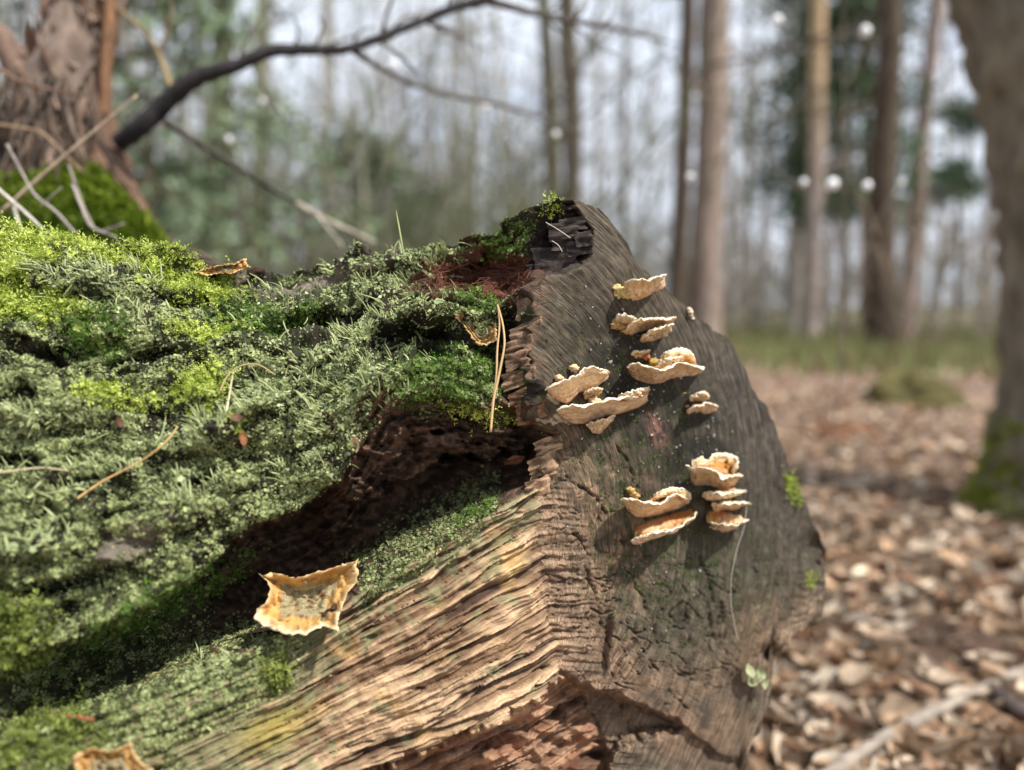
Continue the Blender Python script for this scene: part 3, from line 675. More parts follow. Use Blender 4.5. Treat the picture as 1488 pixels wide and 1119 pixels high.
def nub(parent, p, r, colr, seed=0, name='knob', depthfn=None):
    """small lumpy outgrowth at a cap's root"""
    if isinstance(p, tuple): p = on_face(np.array(float(p[0])), np.array(float(p[1])), r * .6)
    th, ph = np.meshgrid(np.linspace(0, np.pi, 13), np.arange(18) / 18 * 2 * np.pi, indexing='ij')
    d = np.stack([np.sin(th) * np.cos(ph), np.sin(th) * np.sin(ph), np.cos(th)], -1)
    nn = fbm(d[..., 0] * 1.6 + seed, d[..., 1] * 1.6, d[..., 2] * 1.6 + seed * 2, 3)
    v = p + d * (r * (1 + .9 * nn))[..., None] * np.array([1.2, 1.0, .8])
    c = lin(np.array(colr, float)) * (1 + .5 * nn)[..., None]
    return link(name, make_mesh(name, v.reshape(-1, 3), [grid_faces(13, 18, True)], M_fungus, np.clip(c.reshape(-1, 3), 0, .9)), parent)
GRP = 'bracket fungi on the sawn end of the log'
def fungus(label): return tag(empty('bracket_fungus'), label, 'fungus', GRP)
f = fungus('cream bracket fungus standing out highest on the sawn end, yellow knob at its root')
cap(f, [(911, 437), (925, 435), (944, 428), (962, 419), (967, 413)], [(908, 411), (918, 405), (930, 407), (942, 407), (952, 403), (959, 401), (969, 398)], .020, th=.0045)
for k, p in enumerate([(896, 420), (903, 424), (909, 428), (899, 427)]): nub(f, p, .0030, (204, 182, 122), k)
f = fungus('torn two layered cream bracket with ochre frills, just under the topmost bracket')
cap(f, [(911, 491), (925, 486), (945, 478), (965, 472), (978, 467)], [(913, 476), (922, 466), (935, 464), (950, 463), (962, 463), (972, 465), (983, 462)], .020, spots=.5)
cap(f, [(930, 500), (945, 497), (966, 489), (975, 481)], [(934, 491), (946, 481), (956, 479), (966, 475), (981, 471)], .021, spots=.9)
cap(f, [(899, 470), (910, 474), (922, 474)], [(896, 458), (905, 456), (916, 458), (927, 464)], .009, seen='top', tint=.85)
for k, p in enumerate([(895, 468), (900, 475), (908, 480), (893, 473), (903, 462)]): nub(f, p, .0024, (186, 150, 98), k + 5)
f = fungus('tiny pinkish white bracket scrap between the torn bracket and the curled bracket')
cap(f, [(922, 522), (932, 523), (942, 517)], [(917, 513), (924, 509), (935, 510), (946, 509)], .008, th=.002)
nub(f, (939, 519), .002, (180, 110, 70), 3)
f = fungus('broad curled cream bracket with a folded yellow lobe and dark pinholes')
cap(f, [(913, 543), (927, 555), (940, 556), (951, 561), (968, 554), (987, 551), (1009, 547), (1021, 540)], [(911, 533), (919, 529), (931, 528), (943, 534), (955, 539), (967, 538), (980, 532), (990, 527), (1002, 531), (1023, 537)], .026, spots=.6, th=.0045)
cap(f, [(952, 534), (966, 530), (980, 526), (992, 524), (1003, 530)], [(961, 519), (966, 512), (975, 508), (991, 506), (1002, 509), (1008, 516), (1011, 529)], .015, seen='top', e0=.010, tint=1.0, th=.005)
cap(f, [(948, 536), (965, 534), (980, 528), (993, 522)], [(955, 526), (966, 520), (980, 519), (996, 516)], .020, seen='top', e0=.016, tint=.8)
nub(f, (950, 528), .003, (190, 160, 80), 9)
f = fungus('smooth peach humped bracket on the arris, beside the stepped wood blocks')
cap(f, [(797, 571), (805, 577), (814, 582), (823, 586), (831, 578), (840, 569), (863, 564), (876, 554), (884, 547)], [(792, 568), (802, 560), (810, 556), (820, 552), (831, 549), (843, 544), (850, 535), (862, 532), (872, 537), (879, 539), (886, 542)], .017, e0=.002, th=.0045)
cap(f, [(849, 581), (856, 580), (863, 579), (870, 574)], [(850, 570), (856, 566), (863, 564), (870, 564), (877, 566)], .010, th=.003)
nub(f, (834, 535), .0022, (230, 196, 150), 11); nub(f, (812, 549), .0020, (230, 200, 160), 12); nub(f, (864, 583), .0030, (232, 200, 158), 13)
f = fungus('long narrow peach bracket with an orange top edge and a small cap below')
cap(f, [(815, 606), (830, 613), (849, 614), (863, 609), (883, 602), (903, 598), (922, 592), (941, 581)], [(809, 597), (816, 592), (824, 590), (846, 591), (863, 588), (876, 583), (895, 580), (906, 577), (922, 577), (941, 572)], .024, e0=.002, th=.005)
cap(f, [(893, 583), (915, 579), (934, 574)], [(898, 575), (908, 571), (920, 567), (932, 564), (945, 562)], .020, seen='top', e0=.013, th=.003)
cap(f, [(860, 628), (872, 630), (881, 619), (891, 609)], [(853, 618), (861, 614), (870, 611), (882, 608), (895, 603)], .013, e0=.002, th=.003)
f = fungus('small pair of rounded buff caps with a yellow stub on the saw cut')
cap(f, [(1004, 588), (1015, 586), (1024, 583), (1030, 578)], [(1003, 581), (1011, 574), (1017, 571), (1023, 571), (1030, 575)], .012, th=.0045)
cap(f, [(998, 607), (1008, 604), (1020, 603), (1036, 602), (1043, 597)], [(999, 596), (1005, 592), (1016, 589), (1030, 587), (1037, 587), (1044, 592)], .016, th=.005)
for k, p in enumerate([(990, 572), (995, 577), (1001, 580), (996, 590)]): nub(f, p, .0021, (192, 160, 100), k + 20)
f = fungus('tiered stack of five thin buff brackets beside a hanging thread')
cap(f, [(1002, 697), (1009, 706), (1030, 707), (1054, 709), (1070, 703), (1080, 697)], [(996, 676), (1003, 680), (1010, 683), (1022, 679), (1032, 684), (1041, 688), (1048, 693), (1056, 697), (1066, 695), (1072, 692), (1080, 690)], .028, th=.005, spots=.25, tint=.9)
cap(f, [(1008, 682), (1025, 678), (1042, 686), (1058, 692)], [(1005, 670), (1012, 666), (1020, 664), (1030, 669), (1036, 659), (1045, 658), (1055, 658), (1065, 661), (1072, 665)], .014, seen='top', e0=.016)
cap(f, [(1058, 690), (1062, 686), (1064, 680), (1063, 672)], [(1064, 688), (1067, 682), (1070, 674), (1072, 664)], .016, seen='top', e0=.008)
cap(f, [(1026, 728), (1040, 728), (1055, 727), (1070, 722)], [(1021, 717), (1034, 717), (1050, 719), (1062, 718), (1072, 716), (1086, 713)], .024)
cap(f, [(1024, 713), (1045, 709), (1066, 708)], [(1022, 717), (1040, 718), (1062, 716), (1085, 713)], .023, seen='top')
cap(f, [(1041, 747), (1047, 740), (1065, 741), (1078, 738)], [(1036, 731), (1045, 733), (1057, 732), (1072, 731), (1092, 732)], .022)
cap(f, [(1028, 742), (1045, 743), (1062, 743), (1074, 746)], [(1031, 759), (1045, 762), (1058, 763), (1070, 763), (1089, 754)], .023, seen='top')
cap(f, [(1037, 770), (1054, 773), (1071, 769)], [(1031, 765), (1042, 766), (1055, 767), (1072, 765)], .014, th=.002)
f = fungus('two tiered cream bracket with rusty inner face, on the cracked middle of the saw cut')
cap(f, [(909, 737), (918, 746), (927, 752), (944, 748), (961, 744), (983, 738), (1003, 732)], [(902, 728), (909, 725), (917, 726), (926, 729), (933, 731), (942, 733), (951, 734), (960, 733), (968, 728), (976, 721), (986, 719), (1001, 723)], .026, th=.0045)
cap(f, [(944, 727), (956, 724), (966, 720), (978, 716)], [(950, 723), (960, 714), (968, 710), (977, 709), (986, 707), (996, 710), (1003, 716), (1005, 726)], .016, seen='top', e0=.012)
cap(f, [(922, 766), (945, 757), (970, 750), (1003, 737)], [(918, 786), (930, 780), (945, 776), (960, 773), (975, 769), (988, 763), (1001, 756), (1008, 751), (1013, 744)], .027, seen='top', th=.004)
cap(f, [(919, 790), (928, 791), (944, 784), (962, 778), (977, 772)], [(917, 786), (930, 780), (945, 775), (960, 771), (977, 768)], .024, e0=.012, th=.003)
for k, p in enumerate([(919, 717), (924, 721), (916, 712)]): nub(f, p, .0021, (192, 160, 100), k + 30)

f = tag(empty('bracket_fungus'), 'tiny white bracket bead on the far rim of the saw cut', 'fungus', GRP)
for k, (a, b) in enumerate([(1001, 449), (1003, 453), (1004, 458), (1007, 463)]): nub(f, (a, b), [.0013, .0017, .0011, .0009][k], (216, 202, 180), k + 60)
def bowl(name, outline, ctr, dep, depc, parent, th=.0045, tint=1, seedv=1.0):
    nv, nu = 150, 26
    o = resample(list(outline) + [outline[0]], nv + 1)[:-1]
    s = np.arange(nv) / nv; ang = s * 2 * np.pi
    o = o + 1.2 * rng.normal(size=o.shape) * .5 + 3.0 * np.stack([fbm(np.cos(ang) * 7, np.sin(ang) * 7, seedv, 3), fbm(np.cos(ang) * 7, np.sin(ang) * 7, seedv + 5, 3)], -1)
    t = np.linspace(0.02, 1, nu)
    ell = o.copy()
    for _ in range(60): ell = .5 * ell + .25 * np.roll(ell, 1, 0) + .25 * np.roll(ell, -1, 0)
    tw = (t ** 2.5)[:, None, None]
    pxy = np.array(ctr)[None, None] * (1 - t)[:, None, None] + (ell[None] * (1 - tw) + o[None] * tw) * t[:, None, None]
    dd = dep(pxy[..., 0], pxy[..., 1]); cc = depc * (1 - t ** 1.8)[:, None]
    nn = fbm(pxy[..., 0] / 14, pxy[..., 1] / 14, seedv, 4)
    mid = P(pxy[..., 0], pxy[..., 1], dd + cc + .0009 * np.sin(t * 26)[:, None] + (.0048 + .004 * tw[..., 0]) * nn - .004 * ss(.8, 1, t)[:, None] * np.clip(nn + .3, 0, 1))
    back = ray(pxy[..., 0], pxy[..., 1]) * (th * np.interp(t, [0, .6, 1], [1.6, 1.1, .5]))[:, None, None]
    tt = t[:, None] * np.ones((nu, nv))
    c = mixc(OCHRE * .85 * np.ones((nu, nv, 3)), C3(214, 170, 100) * np.ones((nu, nv, 3)), ss(-.3, .4, nn + .6 * (tt - .6)))
    core = ss(.74, .42, tt + .45 * nn)
    c = mixc(c, C3(160, 150, 116) * np.ones((nu, nv, 3)), core * .9)
    c = mixc(c, C3(110, 70, 40) * np.ones((nu, nv, 3)), .9 * ss(.22, .4, fbm(pxy[..., 0] / 10, pxy[..., 1] / 10, seedv + 9, 3)) * ss(.75, .45, tt))
    c = mixc(c, C3(112, 122, 84) * np.ones((nu, nv, 3)), .7 * ss(.2, .4, fbm(pxy[..., 0] / 8, pxy[..., 1] / 8, seedv + 19, 3)) * ss(.6, .3, tt))
    c = mixc(c, BUFF * np.ones((nu, nv, 3)), (.35 + .65 * np.clip(np.sin(ang) * .0 + (pxy[..., 1] - ctr[1]) / 30, 0, 1)) * ss(.74, 1.0, tt + .2 * nn))
    c = mixc(c, RUST * .35 * np.ones((nu, nv, 3)), ss(.42, .5, fbm(pxy[..., 0] / 4, pxy[..., 1] / 4, seedv + 29, 2)))
    v = np.concatenate([mid.reshape(-1, 3), (mid + back).reshape(-1, 3)]); N = nu * nv
    f1 = grid_faces(nu, nv, True); i = np.arange(nv); b = (nu - 1) * nv
    fr = np.stack([b + i, b + (i + 1) % nv, b + (i + 1) % nv + N, b + i + N], -1)
    fc = np.stack([i, (i + 1) % nv, (i + 1) % nv + N, i + N], -1)
    return link(name, make_mesh(name, v, [np.concatenate([f1, f1[:, ::-1] + N, fr])], M_fungus, np.clip(np.concatenate([c.reshape(-1, 3)] * 2) * tint, 0, .92)), parent)
f = tag(empty('bracket_fungus'), 'ochre bowl shaped bracket with a ragged cream rim, in the dark hollow of the flank', 'fungus')
oj = [(374, 833), (383, 836), (392, 831), (411, 834), (429, 840), (452, 834), (473, 828), (488, 824), (500, 818), (514, 817), (523, 811), (518, 822), (521, 833), (516, 849), (505, 861), (500, 876), (494, 893), (490, 903),
      (493, 919), (482, 913), (470, 910), (458, 914), (444, 922), (423, 922), (399, 916), (379, 908), (369, 899), (374, 885), (388, 872), (393, 854), (388, 845)]
bowl('cup', oj, (448, 872), lambda x, y: np.interp(y, [810, 850, 890, 925], [.380, .371, .360, .346]) + 0 * x, .017, f)
f = tag(empty('bracket_fungus'), 'orange buff bracket growing low among moss on the near flank of the log', 'fungus')
bowl('cup', [(104, 1100), (118, 1092), (136, 1086), (160, 1092), (178, 1086), (191, 1077), (196, 1092), (204, 1106), (222, 1118), (216, 1150), (170, 1165), (118, 1140)], (160, 1118), lambda x, y: np.interp(y, [1075, 1165], [.312, .292]) + 0 * x, .004, f, seedv=4.0, tint=.9)
f = tag(empty('crust_fungus'), 'crumpled pale yellow crust fungus in the hollow by the stepped wood blocks', 'fungus')
bowl('crust', [(661, 459), (672, 451), (681, 447), (690, 460), (700, 468), (722, 470), (721, 485), (723, 494), (708, 503), (694, 501), (684, 490), (676, 476)], (698, 482), lambda x, y: side_depth(x, y) - .002 + .00012 * (y - 470), .002, f, seedv=7.0, tint=.85)

# ------------------------------------------------------------------ small litter on the log
def stalk(name, label, pts, deps, r, colr, cat='needle', group=None, sides=6, n=22):
    p = smooth_line([(a, b, d) for (a, b), d in zip(pts, deps)], n)
    mb = MB(); tube(mb, P(p[:, 0], p[:, 1], p[:, 2]), np.asarray(r) if np.ndim(r) == 0 else np.interp(np.linspace(0, 1, n), np.linspace(0, 1, len(r)), r), sides, lin(np.array(colr, float)))
    return tag(mb.build(name, M_stalk), label, cat, group)
nd = tag(empty('pine_needle'), 'pair of dry straw coloured pine needles hanging by the stepped blocks', 'pine needle')
for pts, ds in [([(723, 443), (727, 468), (722, 510), (722, 545), (716, 590), (713, 628)], [.385, .383, .381, .379, .377, .376]), ([(723, 443), (731, 470), (734, 500), (725, 545), (715, 590)], [.385, .382, .379, .378, .3775])]:
    p = smooth_line([(a, b, d) for (a, b), d in zip(pts, ds)], 24); mb = MB()
    tube(mb, P(p[:, 0], p[:, 1], p[:, 2]), np.linspace(.00045, .0007, 24), 6, C3(206, 170, 122)); mb.build('needle', M_stalk, nd)
def surf_stalk(name, label, pts, lift, r, colr, cat, n=22):
    p = smooth_line(pts, n); lf = np.interp(np.linspace(0, 1, n), np.linspace(0, 1, len(lift)), lift)
    q = surf(p[:, 0], p[:, 1]) ; i, j = surf_index(p[:, 0], p[:, 1]); dd = D[i, j]
    dd = np.minimum(dd, np.convolve(np.pad(dd, 4, 'edge'), np.ones(9) / 9, 'valid')) - lf - .002
    mb = MB(); tube(mb, P(p[:, 0], p[:, 1], dd), np.interp(np.linspace(0, 1, n), [0, 1], r), 6, lin(np.array(colr, float)))
    return tag(mb.build(name, M_stalk), label, cat)
surf_stalk('straw', 'curved straw lying across lichen, orange at its lower tip', [(113, 724), (150, 698), (180, 684), (215, 664), (245, 640), (258, 620)], [.004, .007, .006], (.0006, .0003), (206, 164, 110), 'straw')
surf_stalk('dry_straw', 'pale dry grass stem poking level out of lichen, low horn stalks around', [(-30, 690), (20, 684), (60, 679), (100, 684)], [.006, .008, .004], (.0006, .0003), (190, 176, 140), 'straw')
surf_stalk('bleached_straw', 'bent thin bleached grass blade standing beside yellow moss tufts', [(338, 545), (334, 570), (328, 604)], [.010, .007, .003], (.0004, .0006), (212, 200, 160), 'straw')
surf_stalk('root_fibre', 'dry looping root fibre with moss at the middle of the flank', [(318, 572), (330, 545), (350, 530), (375, 528), (400, 545)], [.003, .006, .003], (.0005, .0003), (176, 156, 108), 'fibre')
surf_stalk('dark_twig', 'thin brown twig lying in the low mossy hollow of the log', [(212, 985), (245, 972), (270, 965), (300, 962)], [.003, .004, .003], (.0006, .0005), (120, 106, 72), 'twig')
surf_stalk('twig_piece', 'short reddish twig piece on moss by the orange buff bracket', [(80, 1038), (110, 1042), (136, 1046)], [.004, .004, .004], (.0008, .0008), (150, 92, 62), 'twig')
p = smooth_line([(1085, 735, .012), (1082, 765, .010), (1070, 800, .007), (1062, 840, .006), (1062, 880, .005), (1072, 930, .002)], 40); mb = MB()
tube(mb, on_face(p[:, 0], p[:, 1], p[:, 2]), .00017, 5, C3(220, 214, 200)); tag(mb.build('thread', M_stalk), 'fine pale hair thread hanging from the tiered brackets down the saw cut', 'thread')
for k, (a, b) in enumerate([((735, 325), (812, 352))] ):
    pass
for pts in ([(793, 323), (812, 334), (829, 346)], [(802, 350), (812, 356), (817, 366)]):
    p = smooth_line(pts, 10); mb = MB(); tube(mb, P(p[:, 0], p[:, 1], np.full(10, .402)), .00022, 5, C3(196, 186, 168)); mb.build('splinter', M_stalk, log)

def leaf_mesh(name, Lf, Wf, curl, colA, colB, seed, serr=0.0):
    nu, nv = 9, 5
    u = np.linspace(0, 1, nu)[:, None]; v = np.linspace(-1, 1, nv)[None]
    wd = Wf * np.sin(np.pi * u ** .85) ** .8 * (1 + serr * np.sin(u * 24))
    x = (u - .5) * Lf + 0 * v; y = v * wd / 2
    z = curl * Lf * ((v ** 2) * .35 * np.sin(np.pi * u) + .35 * (2 * u - 1) ** 2) + .06 * Lf * pnoise(u * 3 + seed, v * 1.5, seed)
    c = mixc(lin(np.array(colA, float)) * np.ones((nu, nv, 3)), lin(np.array(colB, float)) * np.ones((nu, nv, 3)), np.clip(.5 + pnoise(u * 4, v * 2, seed * 2.3) + 0 * u, 0, 1))
    return np.stack([x, y, z], -1).reshape(-1, 3), grid_faces(nu, nv), c.reshape(-1, 3)
def place_leaf(v, pos, nrm, rot):
    n = norm(nrm); t = norm(np.cross(n, np.array([math.cos(rot), math.sin(rot), .1]))); b = np.cross(n, t)
    return pos + v[:, :1] * t + v[:, 1:2] * b + v[:, 2:] * n
def litter(name, label, pxp, L, W, cA, cB, seed, rot, lift=.004, nrm=None, cat='leaf', curl=.5):
    v, f, c = leaf_mesh(name, L, W, curl, cA, cB, seed)
    i, j = surf_index(np.array(float(pxp[0])), np.array(float(pxp[1])))
    nn = Gn[i, j] if nrm is None else np.array(nrm)
    v = place_leaf(v, G[i, j] + Gn[i, j] * lift, nn + np.array([0, 0, .3]), rot)
    return tag(link(name, make_mesh(name, v, [f], M_leaf, c)), label, cat)
litter('leaf_scrap', 'glossy brown curled leaf scrap among lichen below yellow moss', (345, 634), .009, .004, (150, 100, 64), (110, 72, 50), 2, .4)
litter('bud_scale', 'small upright brown bud scale above the curled leaf scrap', (338, 612), .007, .005, (128, 92, 70), (90, 64, 50), 5, 1.9)
litter('cone_scale', 'reddish brown cone scale wedged beneath the stepped wood blocks', (744, 632), .016, .010, (150, 104, 80), (110, 74, 56), 8, .9, lift=.012)
litter('wood_chip', 'pale wood chip at the lip of the dark hollow', (512, 638), .010, .004, (214, 186, 150), (190, 160, 124), 11, .2, lift=.003, cat='wood chip')
litter('dark_leaf', 'dark brown leaf fragment sunk in lichen on the flank', (168, 618), .006, .004, (96, 66, 44), (80, 52, 36), 13, 1.0)
for k, (a, b) in enumerate([(1176, 926), (1124, 1052), (1192, 812)]):
    v, f, c = leaf_mesh('x', .012, .007, .6, (110, 80, 60), (70, 52, 42), k + 70)
    tag(link('bark_chip', make_mesh('bark_chip', place_leaf(v, on_face(np.array(float(a)), np.array(float(b)), -.004), FN, k * 2.1), [f], M_leaf, c)), 'dark loose bark chip clinging to the ragged rim of the saw cut', 'bark chip', 'loose chips on the rim')
# peeling strip on the crest
st = tag(empty('bark_curl'), 'bleached curl of bark lying on the crest of the log', 'bark')
bowl('strip', [(283, 396), (296, 391), (312, 388), (322, 384), (340, 384), (350, 380), (357, 375), (359, 384), (364, 388), (352, 392), (338, 398), (318, 397), (300, 401)], (325, 391), lambda x, y: .418 + .0003 * (400 - y) + 0 * x, .003, st, seedv=11.0, tint=1.05)
nub(st, P(np.array(374.), np.array(396.), .428), .004, (66, 46, 38), 2, 'knot')
fi = tag(empty('leaf_lichen'), 'ruffled pale green leafy lichen rosette at the ragged lower rim of the saw cut', 'lichen')
for k, (a, b) in enumerate([(1085, 978), (1093, 984), (1100, 978), (1106, 988), (1090, 990)]):
    v, f, c = leaf_mesh('x', .011, .009, 1.0, (176, 176, 136), (116, 118, 86), k + 40); mb = MB()
    mb.add(place_leaf(v, on_face(np.array(float(a)), np.array(float(b)), .004), FN + .5 * np.array(rng.normal(size=3)), k * 1.3), f, c); mb.build('lobe', M_leaf, fi)
# bits hanging at the rim and reddish root fibres in the hollow
mb = MB()
for k in range(170):
    cx, cy = 700 + 90 * rng.normal() * .5, 402 + 26 * rng.normal() * .55
    if cx > 775 or cy < 372: continue
    a = rng.uniform(-.9, .3); l = rng.uniform(15, 45)
    p = smooth_line([(cx - l * math.cos(a), cy - l * math.sin(a) * .6), (cx, cy + rng.normal() * 5), (cx + l * math.cos(a + rng.normal() * .5), cy + l * math.sin(a) * .6)], 8)
    tube(mb, surf(p[:, 0], p[:, 1], .002 + .003 * rng.random()) , .00016, 4, C3(112, 70, 54) * rng.uniform(.6, 1.3), cap=False)
tag(mb.build('root_fibres', M_stalk), 'tangle of fine reddish root fibres in the hollow behind the charred blocks', 'fibres', kind='stuff')

# ================================================================== the forest
gnd = None
def terrain(x, y):
    r = np.hypot(x, y)
    return .05 * fbm(x / 1.7, y / 1.7, 3.0, 3) * ss(.5, 2.5, r) + .25 * fbm(x / 9, y / 9, 6, 2) * ss(6, 14, r) + .012 * fbm(x * 2.2, y * 2.2, 1, 3)
rr = np.concatenate([[0.02], np.geomspace(.25, 160, 120)]); th = np.arange(180) / 180 * 2 * np.pi
gx = rr[:, None] * np.sin(th)[None]; gy = rr[:, None] * np.cos(th)[None]
gz_ = terrain(gx, gy)
gm = ss(5.5, 9, np.hypot(gx, gy) + 1.2 * fbm(gx / 2, gy / 2, 4, 2))
gc = mixc(C3(126, 104, 88) * np.ones(gx.shape + (3,)), C3(112, 112, 78) * np.ones(gx.shape + (3,)), gm)
gc = gc * (1 + .5 * fbm(gx / .3, gy / .3, 2, 3))[..., None]
o = link('ground', make_mesh('ground', np.stack([gx, gy, gz_], -1).reshape(-1, 3), [grid_faces(len(rr), 180, True)], M_soil, np.clip(gc.reshape(-1, 3), 0, 1))); tag(o, kind='structure')

# leaf litter
LC = [((206, 186, 164), (168, 146, 124)), ((176, 152, 128), (140, 116, 96)), ((226, 208, 188), (196, 176, 154)), ((142, 120, 100), (104, 86, 72)), ((202, 174, 144), (170, 140, 112)), ((206, 194, 178), (164, 150, 134)), ((174, 138, 110), (134, 104, 82))]
protos = []
for k in range(14):
    a, b = LC[k % 7]; v, f, c = leaf_mesh('l', 1, .36 + .12 * (k % 3), .35 + .5 * (k % 4) / 3, a, b, k * 2.7, .12 * (k % 2)); c = c * np.array([1.0, .97, .91])
    protos.append((v, f, c))
pm = [make_mesh('dead_leaf', v * .052, [f], M_leaf, c * .8) for v, f, c in protos]
n = 0
def leaf_orient():
    return norm(np.array([rng.normal() * .35, rng.normal() * .35, 1.0]))
import mathutils
while n < 290:
    pxx = rng.uniform(1090, 1500); pyy = 1125 - 470 * rng.random() ** 1.25
    g = ground_at(np.array(pxx), np.array(pyy))
    if pxx < np.interp(pyy, [600, 800, 900, 1000, 1119], [1110, 1190, 1195, 1110, 1085]): continue
    s = rng.uniform(.75, 1.35); o = bpy.data.objects.new('dead_leaf', pm[n % 14]); C.objects.link(o)
    o.location = (g[0], g[1], float(terrain(g[0], g[1])) + rng.uniform(.012, .03)); nn = leaf_orient()
    q = mathutils.Vector((0, 0, 1)).rotation_difference(mathutils.Vector(nn)) @ mathutils.Quaternion((0, 0, 1), rng.uniform(0, 6.28))
    o.rotation_mode = 'QUATERNION'; o.rotation_quaternion = q; o.scale = (s, s, s)
    tag(o, 'dry curled brown leaf on the forest floor', 'leaf', 'dead leaves on the forest floor'); n += 1
mb = MB()
N = 17000
r = np.exp(rng.uniform(np.log(.55), np.log(9.5), N)); a = rng.uniform(R(-60), R(75), N) ; a = np.where(rng.random(N) < .55, rng.uniform(R(5), R(50), N), a)
lx, ly = r * np.sin(a), r * np.cos(a); lz = terrain(lx, ly) + .004 + .018 * rng.random(N)
for k in range(14):
    sel = np.arange(N) % 14 == k; m = sel.sum(); v, f, c = protos[k]
    nn = norm(np.stack([rng.normal(size=m) * .35, rng.normal(size=m) * .35, np.ones(m)], -1)); t = norm(np.cross(nn, rng.normal(size=(m, 3)))); b = np.cross(nn, t)
    s = (.048 * rng.uniform(.6, 1.3, m))[:, None, None]
    sub = v.reshape(9, 5, 3)[::2, ::2].reshape(-1, 3); csub = c.reshape(9, 5, 3)[::2, ::2].reshape(-1, 3)
    pv = np.stack([lx[sel], ly[sel], lz[sel]], -1)[:, None] + s * (sub[None, :, :1] * t[:, None] + sub[None, :, 1:2] * b[:, None] + sub[None, :, 2:] * nn[:, None])
    ff = (grid_faces(5, 3)[None] + (np.arange(m) * 15)[:, None, None]).reshape(-1, 4)
    cc = np.clip(csub[None] * np.exp(rng.normal(-.14, .26, (m, 1, 1))), 0, .9)
    mb.add(pv.reshape(-1, 3), ff, cc.reshape(-1, 3))
tag(mb.build('leaf_litter', M_leaf), 'carpet of brown fallen leaves over the forest floor', 'leaves', kind='stuff')

def wood_stick(name, label, pts, rad, colr, cat='stick', sides=10, rough=.25):
    p = smooth_line(pts, 26); mb = MB(); tube(mb, p, np.interp(np.linspace(0, 1, 26), np.linspace(0, 1, len(rad)), rad), sides, lin(np.array(colr, float)), rough, 3.3)
    return tag(mb.build(name, M_bark), label, cat)
def gp(x, y, z): return tuple(ground_at(np.array(float(x)), np.array(float(y)), z))
wood_stick('fallen_stick', 'long grey fallen stick lying across the leaf litter', [gp(1190, 1135, .03), gp(1260, 1085, .03), gp(1340, 1042, .035), gp(1400, 1015, .03), gp(1480, 975, .03)], (.006, .0075, .007, .005), (150, 138, 124))
wood_stick('forked_stick', 'dark short stick beside the long grey stick', [gp(1440, 1000, .03), gp(1475, 1030, .035), gp(1520, 1040, .03)], (.007, .012, .008), (84, 72, 66))
def clump(name, label, px_, py_, rx_, rz_, colr, seed, cat='mound'):
    g = ground_at(np.array(float(px_)), np.array(float(py_)))
    u = np.linspace(0, 1, 18)[:, None]; ph = (np.arange(30) / 30 * 2 * np.pi)[None]
    nn = fbm(np.cos(ph) * 1.6 + seed + 0 * u, np.sin(ph) * 1.6 + u * 2, seed, 4)
    rad_ = rx_ * np.sin(u * np.pi / 2) * (1 + .45 * nn)
    v = np.stack([g[0] + rad_ * np.cos(ph), g[1] + rad_ * np.sin(ph) * .8, terrain(g[0], g[1]) + rz_ * np.cos(u * np.pi / 2) * (1 + .7 * nn) - .01], -1)
    return tag(link(name, make_mesh(name, v.reshape(-1, 3), [grid_faces(18, 30, True)], M_soil, np.clip(lin(np.array(colr, float)) * (1 + .6 * nn)[..., None], 0, 1).reshape(-1, 3))), label, cat)
clump('rotten_wood_chunk', 'dark brown rotten wood chunk in the leaf litter near the long stick', 1385, 962, .10, .055, (78, 60, 48), 2.0, 'wood')
clump('soil_mound', 'low dark earth mound poking through leaves', 1215, 640, .16, .05, (104, 72, 50), 5.0)
clump('grass_tussock', 'dark mossy tussock at the edge of the far grass', 1322, 585, .26, .15, (82, 76, 42), 8.0, 'tussock')

# grass fringe in the distance
mb = MB(); N = 15000
r = rng.uniform(5.6, 16, N); a = rng.uniform(R(-45), R(50), N); gx1, gy1 = r * np.sin(a), r * np.cos(a)
h = rng.uniform(.08, .24, N); bx = rng.normal(size=(N, 2)) * .06
b0 = np.stack([gx1, gy1, terrain(gx1, gy1)], -1); wv = np.stack([np.cos(a) * .012, -np.sin(a) * .012, 0 * a], -1)
tipv = b0 + np.stack([bx[:, 0], bx[:, 1], h], -1)
gcol = mixc(C3(96, 112, 58) * np.ones((N, 3)), C3(148, 138, 96) * np.ones((N, 3)), rng.random(N))
mb.add(np.stack([b0 - wv, b0 + wv, tipv], 1).reshape(-1, 3), np.arange(N * 3).reshape(-1, 3), np.repeat(gcol, 3, 0))
tag(mb.build('grass', M_needle, None, False), 'strip of faded green woodland grass under the far trees', 'grass', kind='stuff')

